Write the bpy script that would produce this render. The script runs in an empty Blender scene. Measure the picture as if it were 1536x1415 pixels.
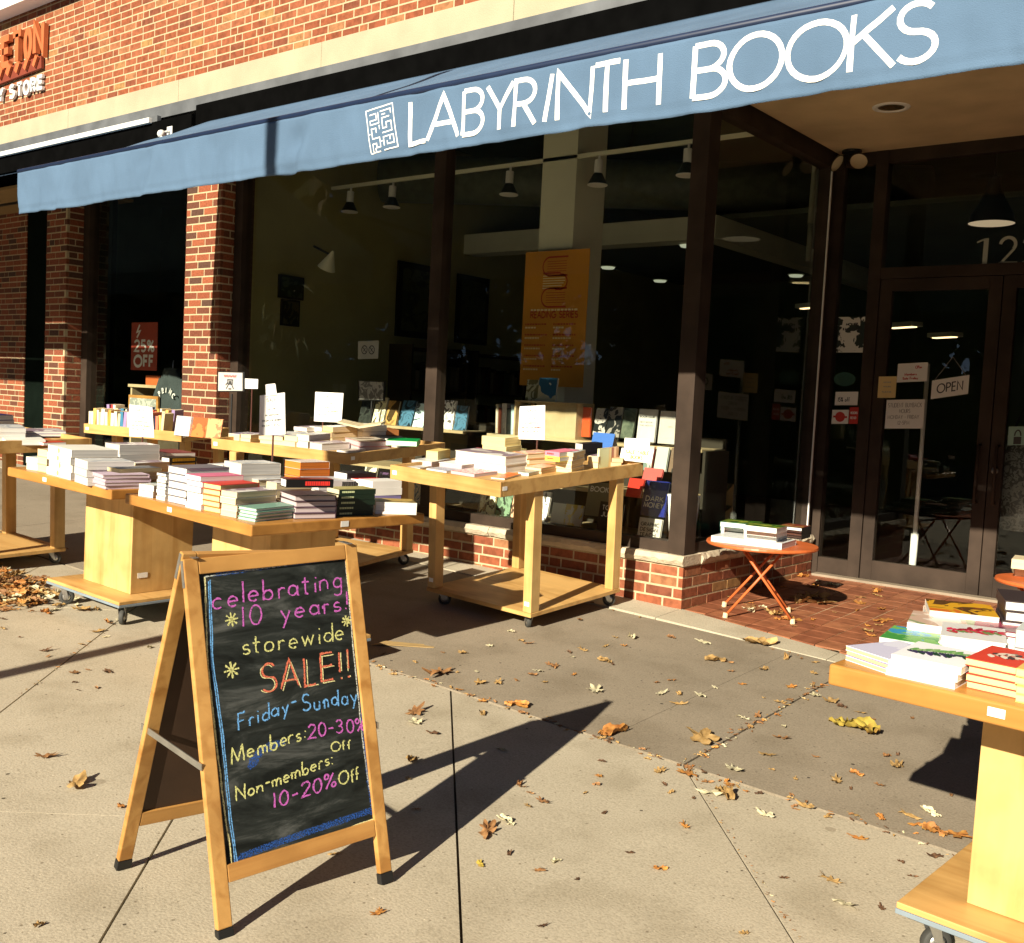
import bpy, bmesh, math, random
from mathutils import Vector, Matrix, noise
random.seed(7)
scene = bpy.context.scene
COL = scene.collection

# ------------------------------------------------------------------ camera
F, CX, CY = 1569.4, 768.0, 707.5
YAW, PITCH, ROLL = -0.67687337, 0.06829349, -0.0500382
_c, _s = math.cos, math.sin
FWD = Vector((_s(YAW)*_c(PITCH), _c(YAW)*_c(PITCH), -_s(PITCH)))
_r = Vector((_c(YAW), -_s(YAW), 0)); _d = FWD.cross(_r)
RIGHT = _c(ROLL)*_r + _s(ROLL)*_d; DOWN = -_s(ROLL)*_r + _c(ROLL)*_d
cam_data = bpy.data.cameras.new('camera'); cam = bpy.data.objects.new('camera', cam_data); COL.objects.link(cam)
cam_data.sensor_width = 36; cam_data.sensor_fit = 'HORIZONTAL'; cam_data.lens = 36*F/1536
cam_data.clip_start = .05; cam_data.clip_end = 600
cam.matrix_world = Matrix(((RIGHT.x, -DOWN.x, -FWD.x, 0), (RIGHT.y, -DOWN.y, -FWD.y, 0), (RIGHT.z, -DOWN.z, -FWD.z, 0), (0, 0, 0, 1)))
scene.camera = cam

# ------------------------------------------------------------------ sky, sun, exposure
SUN = Vector((-.15, 1, -.48)).normalized()
EL = math.asin(-SUN.z)
w = bpy.data.worlds.new('World'); scene.world = w; w.use_nodes = True
nt = w.node_tree
sky = nt.nodes.new('ShaderNodeTexSky'); sky.sky_type = 'NISHITA'; sky.sun_disc = False
sky.sun_elevation = EL; sky.sun_rotation = math.radians(169); sky.air_density = .25; sky.dust_density = .2
nt.links.new(sky.outputs[0], nt.nodes['Background'].inputs[0]); nt.nodes['Background'].inputs[1].default_value = .05
sl = bpy.data.lights.new('sun', 'SUN'); sl.energy = 5; sl.angle = math.radians(.5); sl.color = (1, .9, .72)
so = bpy.data.objects.new('sun', sl); COL.objects.link(so); so.rotation_euler = SUN.to_track_quat('-Z', 'Y').to_euler()
so.location = (2, -8, 8)
scene.view_settings.view_transform = 'Standard'; scene.view_settings.look = 'None'
scene.view_settings.gamma = 1; scene.view_settings.use_curve_mapping = False
scene.view_settings.exposure = 1.0
try:
    scene.cycles.use_denoising = True
    scene.cycles.max_bounces = 8; scene.cycles.transparent_max_bounces = 16; scene.cycles.diffuse_bounces = 3
    scene.cycles.sample_clamp_indirect = 4
except Exception: pass

# ------------------------------------------------------------------ geometry helpers
TX, S1, S2, YB = .028, .05, .004, 3.55           # the pavement falls to the right and towards the street
def gz(x, y):
    z = -1.251 - TX*(x+3.2) - S1*(5.7-max(y, YB))
    return z - S2*(YB-y) if y < YB else z
def ray(px, py): return RIGHT*((px-CX)/F) + DOWN*((py-CY)/F) + FWD
def onY(px, py, Y): d = ray(px, py); return d*(Y/d.y)
def onX(px, py, X): d = ray(px, py); return d*(X/d.x)
def onG(px, py, h=0):
    d = ray(px, py); s = 5.
    for _ in range(60):
        q = d*s; s *= (gz(q.x, q.y)+h)/q.z
    return d*s
def onP(px, py, o, n): d = ray(px, py); return d*((o.dot(n))/(d.dot(n)))
def depth(q): return FWD.dot(q)

class MB:
    def __init__(s): s.v = []; s.f = []; s.m = []
    def face(s, pts, mi=0):
        b = len(s.v); s.v += [tuple(p) for p in pts]; s.f.append(tuple(range(b, b+len(pts)))); s.m.append(mi); return s
    def mesh(s, vs, fs, mi=0):
        b = len(s.v); s.v += [tuple(p) for p in vs]
        for f in fs: s.f.append(tuple(b+i for i in f)); s.m.append(mi)
        return s
    def box(s, x0, x1, y0, y1, z0, z1, M=None, mi=0, mtop=None):
        vs = [Vector(p) for p in ((x0,y0,z0),(x1,y0,z0),(x1,y1,z0),(x0,y1,z0),(x0,y0,z1),(x1,y0,z1),(x1,y1,z1),(x0,y1,z1))]
        if M is not None: vs = [M @ p for p in vs]
        fs = [(3,2,1,0),(0,1,5,4),(1,2,6,5),(2,3,7,6),(3,0,4,7)]
        b = len(s.v); s.mesh(vs, fs, mi)
        s.f.append(tuple(b+i for i in (4,5,6,7))); s.m.append(mi if mtop is None else mtop); return s
    def hexa(s, lo, hi, mi=0):        # two matching quads joined
        return s.mesh(list(lo)+list(hi), [(3,2,1,0),(4,5,6,7),(0,1,5,4),(1,2,6,5),(2,3,7,6),(3,0,4,7)], mi)
    def tube(s, pts, r, n=10, mi=0, caps=True):
        pts = [Vector(p) for p in pts]; rings = []
        for i, p in enumerate(pts):
            t = (pts[min(i+1, len(pts)-1)]-pts[max(i-1, 0)]).normalized()
            a = t.orthogonal().normalized() if i == 0 else (rings[-1][1]-t*rings[-1][1].dot(t)).normalized()
            b2 = t.cross(a); rr = r[i] if isinstance(r, (list, tuple)) else r
            rings.append(([p+(a*_c(2*math.pi*k/n)+b2*_s(2*math.pi*k/n))*rr for k in range(n)], a))
        b = len(s.v)
        for rg, _ in rings: s.v += [tuple(p) for p in rg]
        for i in range(len(pts)-1):
            for k in range(n): s.f.append((b+i*n+k, b+i*n+(k+1) % n, b+(i+1)*n+(k+1) % n, b+(i+1)*n+k)); s.m.append(mi)
        if caps:
            s.f.append(tuple(b+k for k in reversed(range(n)))); s.m.append(mi)
            s.f.append(tuple(b+(len(pts)-1)*n+k for k in range(n))); s.m.append(mi)
        return s
    def lathe(s, prof, M=None, n=24, mi=0):   # profile (r, z) about local z
        b = len(s.v)
        for r, z in prof:
            for k in range(n):
                p = Vector((r*_c(2*math.pi*k/n), r*_s(2*math.pi*k/n), z)); s.v.append(tuple(M @ p if M is not None else p))
        for i in range(len(prof)-1):
            for k in range(n): s.f.append((b+i*n+k, b+i*n+(k+1) % n, b+(i+1)*n+(k+1) % n, b+(i+1)*n+k)); s.m.append(mi)
        return s
    def build(s, name, mats, parent=None, M=None, bevel=0, smooth=False, seg=2):
        me = bpy.data.meshes.new(name); me.from_pydata(s.v, [], s.f); me.validate(); 
        if not isinstance(mats, (list, tuple)): mats = [mats]
        for m in mats: me.materials.append(m)
        if len(me.polygons) == len(s.m): me.polygons.foreach_set('material_index', s.m)
        if smooth: me.polygons.foreach_set('use_smooth', [True]*len(me.polygons))
        bm = bmesh.new(); bm.from_mesh(me)
        if smooth or bevel: bmesh.ops.remove_doubles(bm, verts=bm.verts, dist=1e-5)
        if not getattr(s, 'keep', False): bmesh.ops.recalc_face_normals(bm, faces=bm.faces)
        bm.to_mesh(me); bm.free(); me.update()
        o = bpy.data.objects.new(name, me); COL.objects.link(o)
        if M is not None: o.matrix_basis = M.copy()
        if parent is not None: o.parent = parent
        if bevel:
            bv = o.modifiers.new('bevel', 'BEVEL'); bv.width = bevel; bv.segments = seg; bv.limit_method = 'ANGLE'
        return o
def tag(o, label=None, cat=None, group=None, kind=None):
    if label: o['label'] = label
    if cat: o['category'] = cat
    if group: o['group'] = group
    if kind: o['kind'] = kind
    return o
def thing(name, label, cat, M=None, group=None):
    o = bpy.data.objects.new(name, None); COL.objects.link(o); o.empty_display_size = .1
    if M is not None: o.matrix_basis = M.copy()
    return tag(o, label, cat, group)
def frameM(o, u, v, n): return Matrix(((u.x, v.x, n.x, o.x), (u.y, v.y, n.y, o.y), (u.z, v.z, n.z, o.z), (0, 0, 0, 1)))
def stand(x, y, rot, ty=S2, tx=TX, lift=0.):
    n = Vector((tx, -ty, 1)).normalized(); u = Vector((_c(rot), _s(rot), 0)); u = (u-n*u.dot(n)).normalized(); v = n.cross(u)
    return frameM(Vector((x, y, gz(x, y)+lift)), u, v, n)
def T(x, y, z): return Matrix.Translation((x, y, z))
def RZ(a): return Matrix.Rotation(a, 4, 'Z')
def RX(a): return Matrix.Rotation(a, 4, 'X')
def RY(a): return Matrix.Rotation(a, 4, 'Y')

# ------------------------------------------------------------------ materials
def lin(c):
    f = lambda v: v/12.92 if v <= .04045 else ((v+.055)/1.055)**2.4
    return tuple(f(v/255) for v in c)
MATS = {}
def nodes(name):
    m = bpy.data.materials.new(name); m.use_nodes = True; n = m.node_tree
    return m, n, n.nodes['Principled BSDF'], n.nodes.new, n.links.new
def pm(name, col, rough=.6, var=.12, scale=9, bump=0, metal=0, spec=.4, stretch=None, detail=4, col2=None, bscale=None):
    if name in MATS: return MATS[name]
    m, n, b, N, L = nodes(name)
    b.inputs['Roughness'].default_value = rough; b.inputs['Metallic'].default_value = metal; b.inputs['Specular IOR Level'].default_value = spec
    tc = N('ShaderNodeTexCoord'); mp = N('ShaderNodeMapping'); L(tc.outputs['Object'], mp.inputs[0])
    if stretch: mp.inputs['Scale'].default_value = stretch
    nz = N('ShaderNodeTexNoise'); nz.inputs['Scale'].default_value = scale; nz.inputs['Detail'].default_value = detail; L(mp.outputs[0], nz.inputs[0])
    r = N('ShaderNodeValToRGB'); e = r.color_ramp.elements
    e[0].position, e[1].position = .3, .7
    c2 = col2 or tuple(min(1, v*(1+var)) for v in col)
    c1 = tuple(v*(1-var) for v in col) if not col2 else col
    e[0].color = (*c1, 1); e[1].color = (*c2, 1)
    L(nz.outputs[0], r.inputs[0]); L(r.outputs[0], b.inputs['Base Color'])
    if bump:
        nb = N('ShaderNodeTexNoise'); nb.inputs['Scale'].default_value = bscale or scale*6; nb.inputs['Detail'].default_value = 6; L(mp.outputs[0], nb.inputs[0])
        bp = N('ShaderNodeBump'); bp.inputs['Strength'].default_value = bump; bp.inputs['Distance'].default_value = .01
        L(nb.outputs[0], bp.inputs['Height']); L(bp.outputs[0], b.inputs['Normal'])
    MATS[name] = m; return m
def ramp(N, stops):
    r = N('ShaderNodeValToRGB'); e = r.color_ramp.elements
    while len(e) < len(stops): e.new(.5)
    for k, (p, c) in enumerate(stops): e[k].position = p; e[k].color = (*c, 1)
    return r
def concrete(name, a, bcol, spot, seed=0):
    m, n, b, N, L = nodes(name); b.inputs['Roughness'].default_value = .88; b.inputs['Specular IOR Level'].default_value = .25
    tc = N('ShaderNodeTexCoord'); mp = N('ShaderNodeMapping'); L(tc.outputs['Object'], mp.inputs[0]); mp.inputs['Location'].default_value = (seed, seed*2, 0)
    big = N('ShaderNodeTexNoise'); big.inputs['Scale'].default_value = 1.1; big.inputs['Detail'].default_value = 8; big.inputs['Roughness'].default_value = .65; L(mp.outputs[0], big.inputs[0])
    r1 = ramp(N, [(.32, bcol), (.68, a)]); L(big.outputs[0], r1.inputs[0])
    fine = N('ShaderNodeTexNoise'); fine.inputs['Scale'].default_value = 130; fine.inputs['Detail'].default_value = 4; L(mp.outputs[0], fine.inputs[0])
    r2 = ramp(N, [(.3, (.78, .77, .75)), (.52, (1, 1, 1)), (.72, (1.1, 1.1, 1.09))]); L(fine.outputs[0], r2.inputs[0])
    mx = N('ShaderNodeMixRGB'); mx.blend_type = 'MULTIPLY'; mx.inputs[0].default_value = 1; L(r1.outputs[0], mx.inputs[1]); L(r2.outputs[0], mx.inputs[2])
    last = mx
    for sc, thr, colr, fac in ((34, .18, spot, .6), (11, .1, tuple(v*.4 for v in spot), .85), (3.1, .085, tuple(v*1.5 for v in spot), .4), (60, .16, tuple(min(1, v*1.7) for v in a), .5)):   # grit, dark spots, pale grains
        vo = N('ShaderNodeTexVoronoi'); vo.inputs['Scale'].default_value = sc; L(mp.outputs[0], vo.inputs[0])
        wn = N('ShaderNodeTexWhiteNoise'); L(vo.outputs['Position'], wn.inputs[0])
        lt = N('ShaderNodeMath'); lt.operation = 'MULTIPLY'; L(wn.outputs[0], lt.inputs[0]); lt.inputs[1].default_value = thr*1.9
        cm = N('ShaderNodeMath'); cm.operation = 'LESS_THAN'; L(vo.outputs['Distance'], cm.inputs[0])
        sb = N('ShaderNodeMath'); sb.operation = 'SUBTRACT'; L(lt.outputs[0], sb.inputs[0]); sb.inputs[1].default_value = thr*.95; L(sb.outputs[0], cm.inputs[1])
        fm = N('ShaderNodeMath'); fm.operation = 'MULTIPLY'; L(cm.outputs[0], fm.inputs[0]); fm.inputs[1].default_value = fac
        mm = N('ShaderNodeMixRGB'); L(fm.outputs[0], mm.inputs[0]); L(last.outputs[0], mm.inputs[1]); mm.inputs[2].default_value = (*colr, 1); last = mm
    # broad stains
    st = N('ShaderNodeTexNoise'); st.inputs['Scale'].default_value = 3.2; st.inputs['Detail'].default_value = 5; mp2 = N('ShaderNodeMapping'); L(tc.outputs['Object'], mp2.inputs[0]); mp2.inputs['Location'].default_value = (9+seed, 3, 1); L(mp2.outputs[0], st.inputs[0])
    rs = ramp(N, [(.3, (.72, .7, .66)), (.5, (1, 1, 1))]); L(st.outputs[0], rs.inputs[0])
    m2 = N('ShaderNodeMixRGB'); m2.blend_type = 'MULTIPLY'; m2.inputs[0].default_value = .6; L(last.outputs[0], m2.inputs[1]); L(rs.outputs[0], m2.inputs[2])
    L(m2.outputs[0], b.inputs['Base Color'])
    bp = N('ShaderNodeBump'); bp.inputs['Strength'].default_value = .35; bp.inputs['Distance'].default_value = .004; L(fine.outputs[0], bp.inputs['Height']); L(bp.outputs[0], b.inputs['Normal'])
    return m
def islandmat(name, stops, rough=.85, bump=.5, spec=.2, nscale=60):     # each brick or tile of its own shade
    m, n, b, N, L = nodes(name); b.inputs['Roughness'].default_value = rough; b.inputs['Specular IOR Level'].default_value = spec
    g = N('ShaderNodeNewGeometry'); r = ramp(N, stops); L(g.outputs['Random Per Island'], r.inputs[0])
    tc = N('ShaderNodeTexCoord'); nz = N('ShaderNodeTexNoise'); nz.inputs['Scale'].default_value = nscale; nz.inputs['Detail'].default_value = 5; L(tc.outputs['Object'], nz.inputs[0])
    r2 = ramp(N, [(.3, (.6, .58, .56)), (.6, (1.06, 1.06, 1.06))]); L(nz.outputs[0], r2.inputs[0])
    mx = N('ShaderNodeMixRGB'); mx.blend_type = 'MULTIPLY'; mx.inputs[0].default_value = .85; L(r.outputs[0], mx.inputs[1]); L(r2.outputs[0], mx.inputs[2]); L(mx.outputs[0], b.inputs['Base Color'])
    bp = N('ShaderNodeBump'); bp.inputs['Strength'].default_value = bump; bp.inputs['Distance'].default_value = .004; L(nz.outputs[0], bp.inputs['Height']); L(bp.outputs[0], b.inputs['Normal'])
    return m
def woodmat(name, a, bcol, axis=0, rough=.42, sc=5.5, spec=.35):
    m, n, b, N, L = nodes(name); b.inputs['Roughness'].default_value = rough; b.inputs['Specular IOR Level'].default_value = spec
    tc = N('ShaderNodeTexCoord'); mp = N('ShaderNodeMapping'); L(tc.outputs['Object'], mp.inputs[0])
    s = [sc*2.6]*3; s[axis] = sc*.22; mp.inputs['Scale'].default_value = s
    oi = N('ShaderNodeObjectInfo'); ad = N('ShaderNodeVectorMath'); L(oi.outputs['Random'], ad.inputs[1]); L(mp.outputs[0], ad.inputs[0])
    nz = N('ShaderNodeTexNoise'); nz.inputs['Scale'].default_value = 1; nz.inputs['Detail'].default_value = 6; nz.inputs['Distortion'].default_value = .8; L(ad.outputs[0], nz.inputs[0])
    r = ramp(N, [(.3, bcol), (.55, a), (.75, tuple(v*.93 for v in a))]); L(nz.outputs[0], r.inputs[0])
    n2 = N('ShaderNodeTexNoise'); n2.inputs['Scale'].default_value = 5; n2.inputs['Detail'].default_value = 8; L(tc.outputs['Object'], n2.inputs[0])
    r2 = ramp(N, [(.34, (.68, .65, .6)), (.56, (1, 1, 1))]); L(n2.outputs[0], r2.inputs[0])
    mx = N('ShaderNodeMixRGB'); mx.blend_type = 'MULTIPLY'; mx.inputs[0].default_value = .7; L(r.outputs[0], mx.inputs[1]); L(r2.outputs[0], mx.inputs[2]); L(mx.outputs[0], b.inputs['Base Color'])
    bp = N('ShaderNodeBump'); bp.inputs['Strength'].default_value = .12; bp.inputs['Distance'].default_value = .003; L(nz.outputs[0], bp.inputs['Height']); L(bp.outputs[0], b.inputs['Normal'])
    return m
def artmat(name, cols, sc=9, seed=0, dist=1.5):
    if name in MATS: return MATS[name]
    m, n, b, N, L = nodes(name); b.inputs['Roughness'].default_value = .35
    tc = N('ShaderNodeTexCoord'); mp = N('ShaderNodeMapping'); L(tc.outputs['Object'], mp.inputs[0]); mp.inputs['Location'].default_value = (seed*3.1, seed*1.7, seed)
    nz = N('ShaderNodeTexNoise'); nz.inputs['Scale'].default_value = sc; nz.inputs['Detail'].default_value = 3; nz.inputs['Distortion'].default_value = dist; L(mp.outputs[0], nz.inputs[0])
    k = len(cols); r = ramp(N, [(.3+.4*i/max(1, k-1), c) for i, c in enumerate(cols)]); r.color_ramp.interpolation = 'CONSTANT' if k > 2 else 'LINEAR'
    L(nz.outputs[0], r.inputs[0]); L(r.outputs[0], b.inputs['Base Color']); MATS[name] = m; return m
def pagemat(name, col):       # page block: fine horizontal lines of paper edges
    if name in MATS: return MATS[name]
    m, n, b, N, L = nodes(name); b.inputs['Roughness'].default_value = .85; b.inputs['Specular IOR Level'].default_value = .1
    tc = N('ShaderNodeTexCoord'); mp = N('ShaderNodeMapping'); L(tc.outputs['Object'], mp.inputs[0]); mp.inputs['Scale'].default_value = (3, 3, 420)
    nz = N('ShaderNodeTexNoise'); nz.inputs['Scale'].default_value = 1; nz.inputs['Detail'].default_value = 2; L(mp.outputs[0], nz.inputs[0])
    r = ramp(N, [(.3, tuple(v*.72 for v in col)), (.6, col)]); L(nz.outputs[0], r.inputs[0]); L(r.outputs[0], b.inputs['Base Color'])
    MATS[name] = m; return m
def glassmat(name, tint=(.86, .9, .84), ior=1.5):
    m, n, b, N, L = nodes(name); n.nodes.remove(b); out = n.nodes['Material Output']
    tr = N('ShaderNodeBsdfTransparent'); tr.inputs[0].default_value = (*tint, 1)
    gl = N('ShaderNodeBsdfGlossy'); gl.inputs['Roughness'].default_value = .0; gl.inputs[0].default_value = (.9, .95, .92, 1)
    fr = N('ShaderNodeFresnel'); fr.inputs[0].default_value = ior
    ge = N('ShaderNodeNewGeometry'); iv = N('ShaderNodeMath'); iv.operation = 'SUBTRACT'; iv.inputs[0].default_value = 1; L(ge.outputs['Backfacing'], iv.inputs[1])
    mu = N('ShaderNodeMath'); mu.operation = 'MULTIPLY'; L(fr.outputs[0], mu.inputs[0]); L(iv.outputs[0], mu.inputs[1])
    mx = N('ShaderNodeMixShader'); L(mu.outputs[0], mx.inputs[0]); L(tr.outputs[0], mx.inputs[1]); L(gl.outputs[0], mx.inputs[2]); L(mx.outputs[0], out.inputs[0])
    return m
def emit(name, col, st):
    m, n, b, N, L = nodes(name); b.inputs['Base Color'].default_value = (*col, 1); b.inputs['Emission Color'].default_value = (*col, 1); b.inputs['Emission Strength'].default_value = st
    return m
def chalkmat(name, col, thr=.42):
    m, n, b, N, L = nodes(name); out = n.nodes['Material Output']
    b.inputs['Base Color'].default_value = (*col, 1); b.inputs['Roughness'].default_value = 1; b.inputs['Specular IOR Level'].default_value = 0
    tc = N('ShaderNodeTexCoord'); nz = N('ShaderNodeTexNoise'); nz.inputs['Scale'].default_value = 260; nz.inputs['Detail'].default_value = 5; L(tc.outputs['Object'], nz.inputs[0])
    r = ramp(N, [(thr-.1, (0, 0, 0)), (thr+.1, (1, 1, 1))]); L(nz.outputs[0], r.inputs[0])
    tr = N('ShaderNodeBsdfTransparent'); mx = N('ShaderNodeMixShader'); L(r.outputs[0], mx.inputs[0]); L(tr.outputs[0], mx.inputs[1]); L(b.outputs[0], mx.inputs[2]); L(mx.outputs[0], out.inputs[0])
    return m

M_BRICK = islandmat('brick', [(0, (.19, .062, .034)), (.15, (.235, .07, .034)), (.5, (.275, .082, .036)), (.8, (.3, .1, .048)), (.93, (.33, .15, .07)), (1, (.34, .19, .07))], nscale=22)
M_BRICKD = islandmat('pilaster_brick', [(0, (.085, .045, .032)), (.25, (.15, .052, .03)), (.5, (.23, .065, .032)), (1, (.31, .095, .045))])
M_PALEART = None
M_MORTAR = pm('mortar', (.47, .38, .23), .95, .12, 30, .4)
M_STONE = pm('limestone', (.39, .345, .235), .85, .1, 3, .25, bscale=90)
M_SILL = pm('rough_stone', (.5, .42, .3), .9, .2, 9, .8, bscale=60)
M_BRONZE = pm('bronze_metal', (.041, .028, .02), .6, .3, 5, .05, spec=.15)
M_BLACK = pm('black_metal', (.01, .01, .01), .5, .2, 8)
M_VOID = pm('shade_black', (.003, .003, .003), .95, .2, 8, spec=0)  # near-black without sheen, deep shade put into the colour
M_FLASH = pm('grey_flashing', (.15, .16, .17), .5, .25, 4, 0, metal=.3)
M_STEEL = pm('steel', (.5, .5, .48), .3, .15, 20, metal=.9)
M_AL = pm('white_metal', (.75, .75, .72), .4, .05, 8)
M_AWN = pm('blue_canvas', (.092, .155, .245), .85, .1, 3, .35, bscale=260, spec=.15)
M_WHITE = pm('white_paint', (.85, .84, .8), .5, .03, 8)
M_PAPER = pm('white_paper', (.84, .83, .78), .8, .03, 8)
M_CREAMP = pm('cream_paper', (.75, .62, .38), .8, .04, 8)
M_INK = pm('dark_ink', (.05, .05, .05), .8, .1, 8)
M_INKG = pm('grey_ink', (.3, .29, .27), .8, .1, 8)
M_INKR = pm('red_ink', (.5, .04, .03), .8, .1, 8)
M_BIRCH = woodmat('birch_board', (.66, .43, .165), (.52, .3, .095), 2, .45, 5)
M_BIRCHX = woodmat('birch_plank', (.62, .38, .135), (.46, .25, .075), 0, .45, 5)
M_OAK = woodmat('oak_edge', (.52, .275, .08), (.36, .165, .042), 0, .42, 5)
M_PINE = woodmat('varnished_pine', (.54, .295, .09), (.38, .18, .045), 2, .35, 6)
M_RUBBER = pm('grey_rubber', (.2, .25, .29), .7, .1, 8)
M_TYRE = pm('wheel_rubber', (.05, .05, .045), .7, .2, 8)
M_ORANGE = pm('orange_enamel', (.55, .13, .035), .4, .1, 8)
M_GLASS = glassmat('window_glass', (.955, .97, .95))
M_LIGHTC = concrete('light_concrete', (.5, .44, .33), (.435, .38, .28), (.12, .09, .055), 1)
M_GREYC = concrete('grey_concrete', (.305, .255, .188), (.245, .205, .15), (.075, .06, .045), 4)
M_KERB = concrete('pale_strip', (.5, .45, .34), (.42, .37, .27), (.2, .16, .1), 7)
M_TILE = islandmat('quarry_tile', [(0, (.22, .075, .036)), (.5, (.29, .105, .05)), (1, (.35, .14, .066))], .55, .2, .35, 14)
M_GROUT = pm('grout', (.5, .37, .22), .9, .15, 30)
M_SOIL = pm('joint_dirt', (.055, .036, .02), .95, .4, 20, .5)

# ------------------------------------------------------------------ stroke lettering
def arc(cx, cy, rx, ry, a0, a1, n=14):
    return [(cx+rx*_c(math.radians(a0+(a1-a0)*i/n)), cy+ry*_s(math.radians(a0+(a1-a0)*i/n))) for i in range(n+1)]
G = {   # width, strokes; cap height 1
 'A': (.62, [[(0,0),(.31,1),(.62,0)], [(.12,.36),(.5,.36)]]),
 'B': (.48, [[(0,0),(0,1)], [(0,1),(.22,1)]+arc(.22,.76,.22,.24,90,-90)+[(0,.52)], [(.22,.52)]+arc(.24,.26,.24,.26,90,-90)+[(0,0)]]),
 'C': (.66, [arc(.4,.5,.4,.5,50,310,20)]),
 'D': (.6, [[(0,0),(0,1),(.16,1)]+arc(.16,.5,.44,.5,90,-90,18)+[(0,0)]]),
 'E': (.42, [[(.42,1),(0,1),(0,0),(.42,0)], [(0,.52),(.38,.52)]]),
 'F': (.42, [[(.42,1),(0,1),(0,0)], [(0,.52),(.36,.52)]]),
 'G': (.72, [arc(.4,.5,.4,.5,50,360,22), [(.8,.5),(.46,.5)]]),
 'H': (.58, [[(0,0),(0,1)], [(.58,0),(.58,1)], [(0,.52),(.58,.52)]]),
 'I': (.04, [[(.02,0),(.02,1)]]),
 'J': (.34, [[(.34,1),(.34,.18)]+arc(.17,.18,.17,.18,0,-170,10)]),
 'K': (.5, [[(0,0),(0,1)], [(.48,1),(.02,.5)], [(.14,.62),(.52,0)]]),
 'L': (.38, [[(0,1),(0,0),(.38,0)]]),
 'M': (.76, [[(0,0),(.08,1),(.38,.1),(.68,1),(.76,0)]]),
 'N': (.6, [[(0,0),(0,1),(.6,0),(.6,1)]]),
 'O': (.9, [arc(.45,.5,.45,.5,90,450,28)]),
 'P': (.46, [[(0,0),(0,1),(.2,1)]+arc(.2,.74,.26,.26,90,-90)+[(0,.48)]]),
 'R': (.5, [[(0,0),(0,1),(.2,1)]+arc(.2,.74,.26,.26,90,-90)+[(0,.48)], [(.2,.48),(.5,0)]]),
 'S': (.5, [arc(.25,.76,.22,.24,35,270,12)+arc(.25,.27,.25,.25,90,-145,14)]),
 'T': (.5, [[(0,1),(.5,1)], [(.25,1),(.25,0)]]),
 'U': (.56, [[(0,1),(0,.3)]+arc(.28,.3,.28,.3,180,360,14)+[(.56,1)]]),
 'V': (.58, [[(0,1),(.29,0),(.58,1)]]), 'W': (.86, [[(0,1),(.2,0),(.43,.9),(.66,0),(.86,1)]]),
 'Y': (.56, [[(0,1),(.28,.46),(.56,1)], [(.28,.46),(.28,0)]]), 'X': (.54, [[(0,0),(.54,1)], [(0,1),(.54,0)]]),
 'a': (.4, [arc(.19,.24,.19,.24,60,420,16), [(.38,.48),(.38,0),(.43,0)]]),
 'b': (.38, [[(0,1),(0,0)], arc(.19,.23,.19,.23,200,-150,16)]),
 'c': (.36, [arc(.2,.24,.2,.24,50,310,14)]),
 'd': (.38, [arc(.19,.23,.19,.23,20,380,16), [(.38,1),(.38,0)]]),
 'e': (.38, [[(.02,.24),(.38,.26)]+arc(.2,.24,.19,.24,10,310,16)]),
 'f': (.28, [arc(.24,.78,.12,.2,60,180,8)+[(.12,0)], [(0,.5),(.26,.5)]]),
 'g': (.38, [arc(.19,.24,.19,.24,20,380,16), [(.38,.48),(.38,-.2)]+arc(.2,-.2,.18,.18,0,-150,10)]),
 'i': (.06, [[(.03,.48),(.03,0)], [(.03,.68),(.03,.74)]]),
 'l': (.06, [[(.03,1),(.03,0)]]),
 'm': (.6, [[(0,0),(0,.48)], [(0,.3)]+arc(.15,.3,.15,.18,180,0,8)+[(.3,0)], [(.3,.3)]+arc(.45,.3,.15,.18,180,0,8)+[(.6,0)]]),
 'n': (.34, [[(0,0),(0,.48)], [(0,.28)]+arc(.17,.28,.17,.2,180,0,10)+[(.34,0)]]),
 'o': (.4, [arc(.2,.24,.2,.24,90,450,18)]),
 'r': (.26, [[(0,0),(0,.48)], [(0,.28)]+arc(.16,.3,.16,.18,180,50,8)]),
 's': (.3, [arc(.15,.36,.13,.12,40,270,10)+arc(.15,.12,.15,.12,90,-150,10)]),
 't': (.3, [[(.13,.85),(.13,.05),(.24,0)], [(0,.52),(.3,.52)]]),
 'u': (.36, [[(0,.48),(0,.16)]+arc(.17,.16,.17,.16,180,360,10)+[(.34,.48)], [(.34,.2),(.36,0)]]),
 'w': (.54, [[(0,.48),(.13,0),(.27,.4),(.41,0),(.54,.48)]]),
 'y': (.4, [[(0,.48),(.2,.02)], [(.4,.48),(.12,-.38)]]),
 '0': (.46, [arc(.23,.5,.23,.5,90,450,20)]), '1': (.1, [[(.05,1),(.05,0)]]),
 '2': (.46, [arc(.22,.74,.22,.26,170,-35,12)+[(0,0),(.46,0)]]),
 '3': (.42, [arc(.19,.77,.2,.23,150,-80,12)+arc(.2,.27,.22,.27,80,-150,14)]),
 '5': (.42, [[(.38,1),(.06,1),(.03,.58)]+arc(.19,.3,.22,.3,110,-140,14)]),
 '6': (.4, [[(.32,1),(.06,.5)]+arc(.2,.25,.2,.25,160,-200,16)]), '9': (.4, [arc(.2,.74,.2,.25,0,360,16), [(.4,.74),(.3,0)]]),
 '%': (.6, [arc(.12,.8,.12,.18,0,360,10), arc(.48,.2,.12,.18,0,360,10), [(.52,1),(.08,0)]]),
 '!': (.06, [[(.03,1),(.03,.28)], [(.03,.08),(.03,.02)]]), '-': (.3, [[(0,.45),(.3,.45)]]), ':': (.06, [[(.03,.5),(.03,.44)], [(.03,.1),(.03,.04)]]),
 '.': (.06, [[(.03,.05),(.03,0)]]), '/': (.3, [[(0,0),(.3,1)]]), ' ': (.3, []),
}
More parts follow.
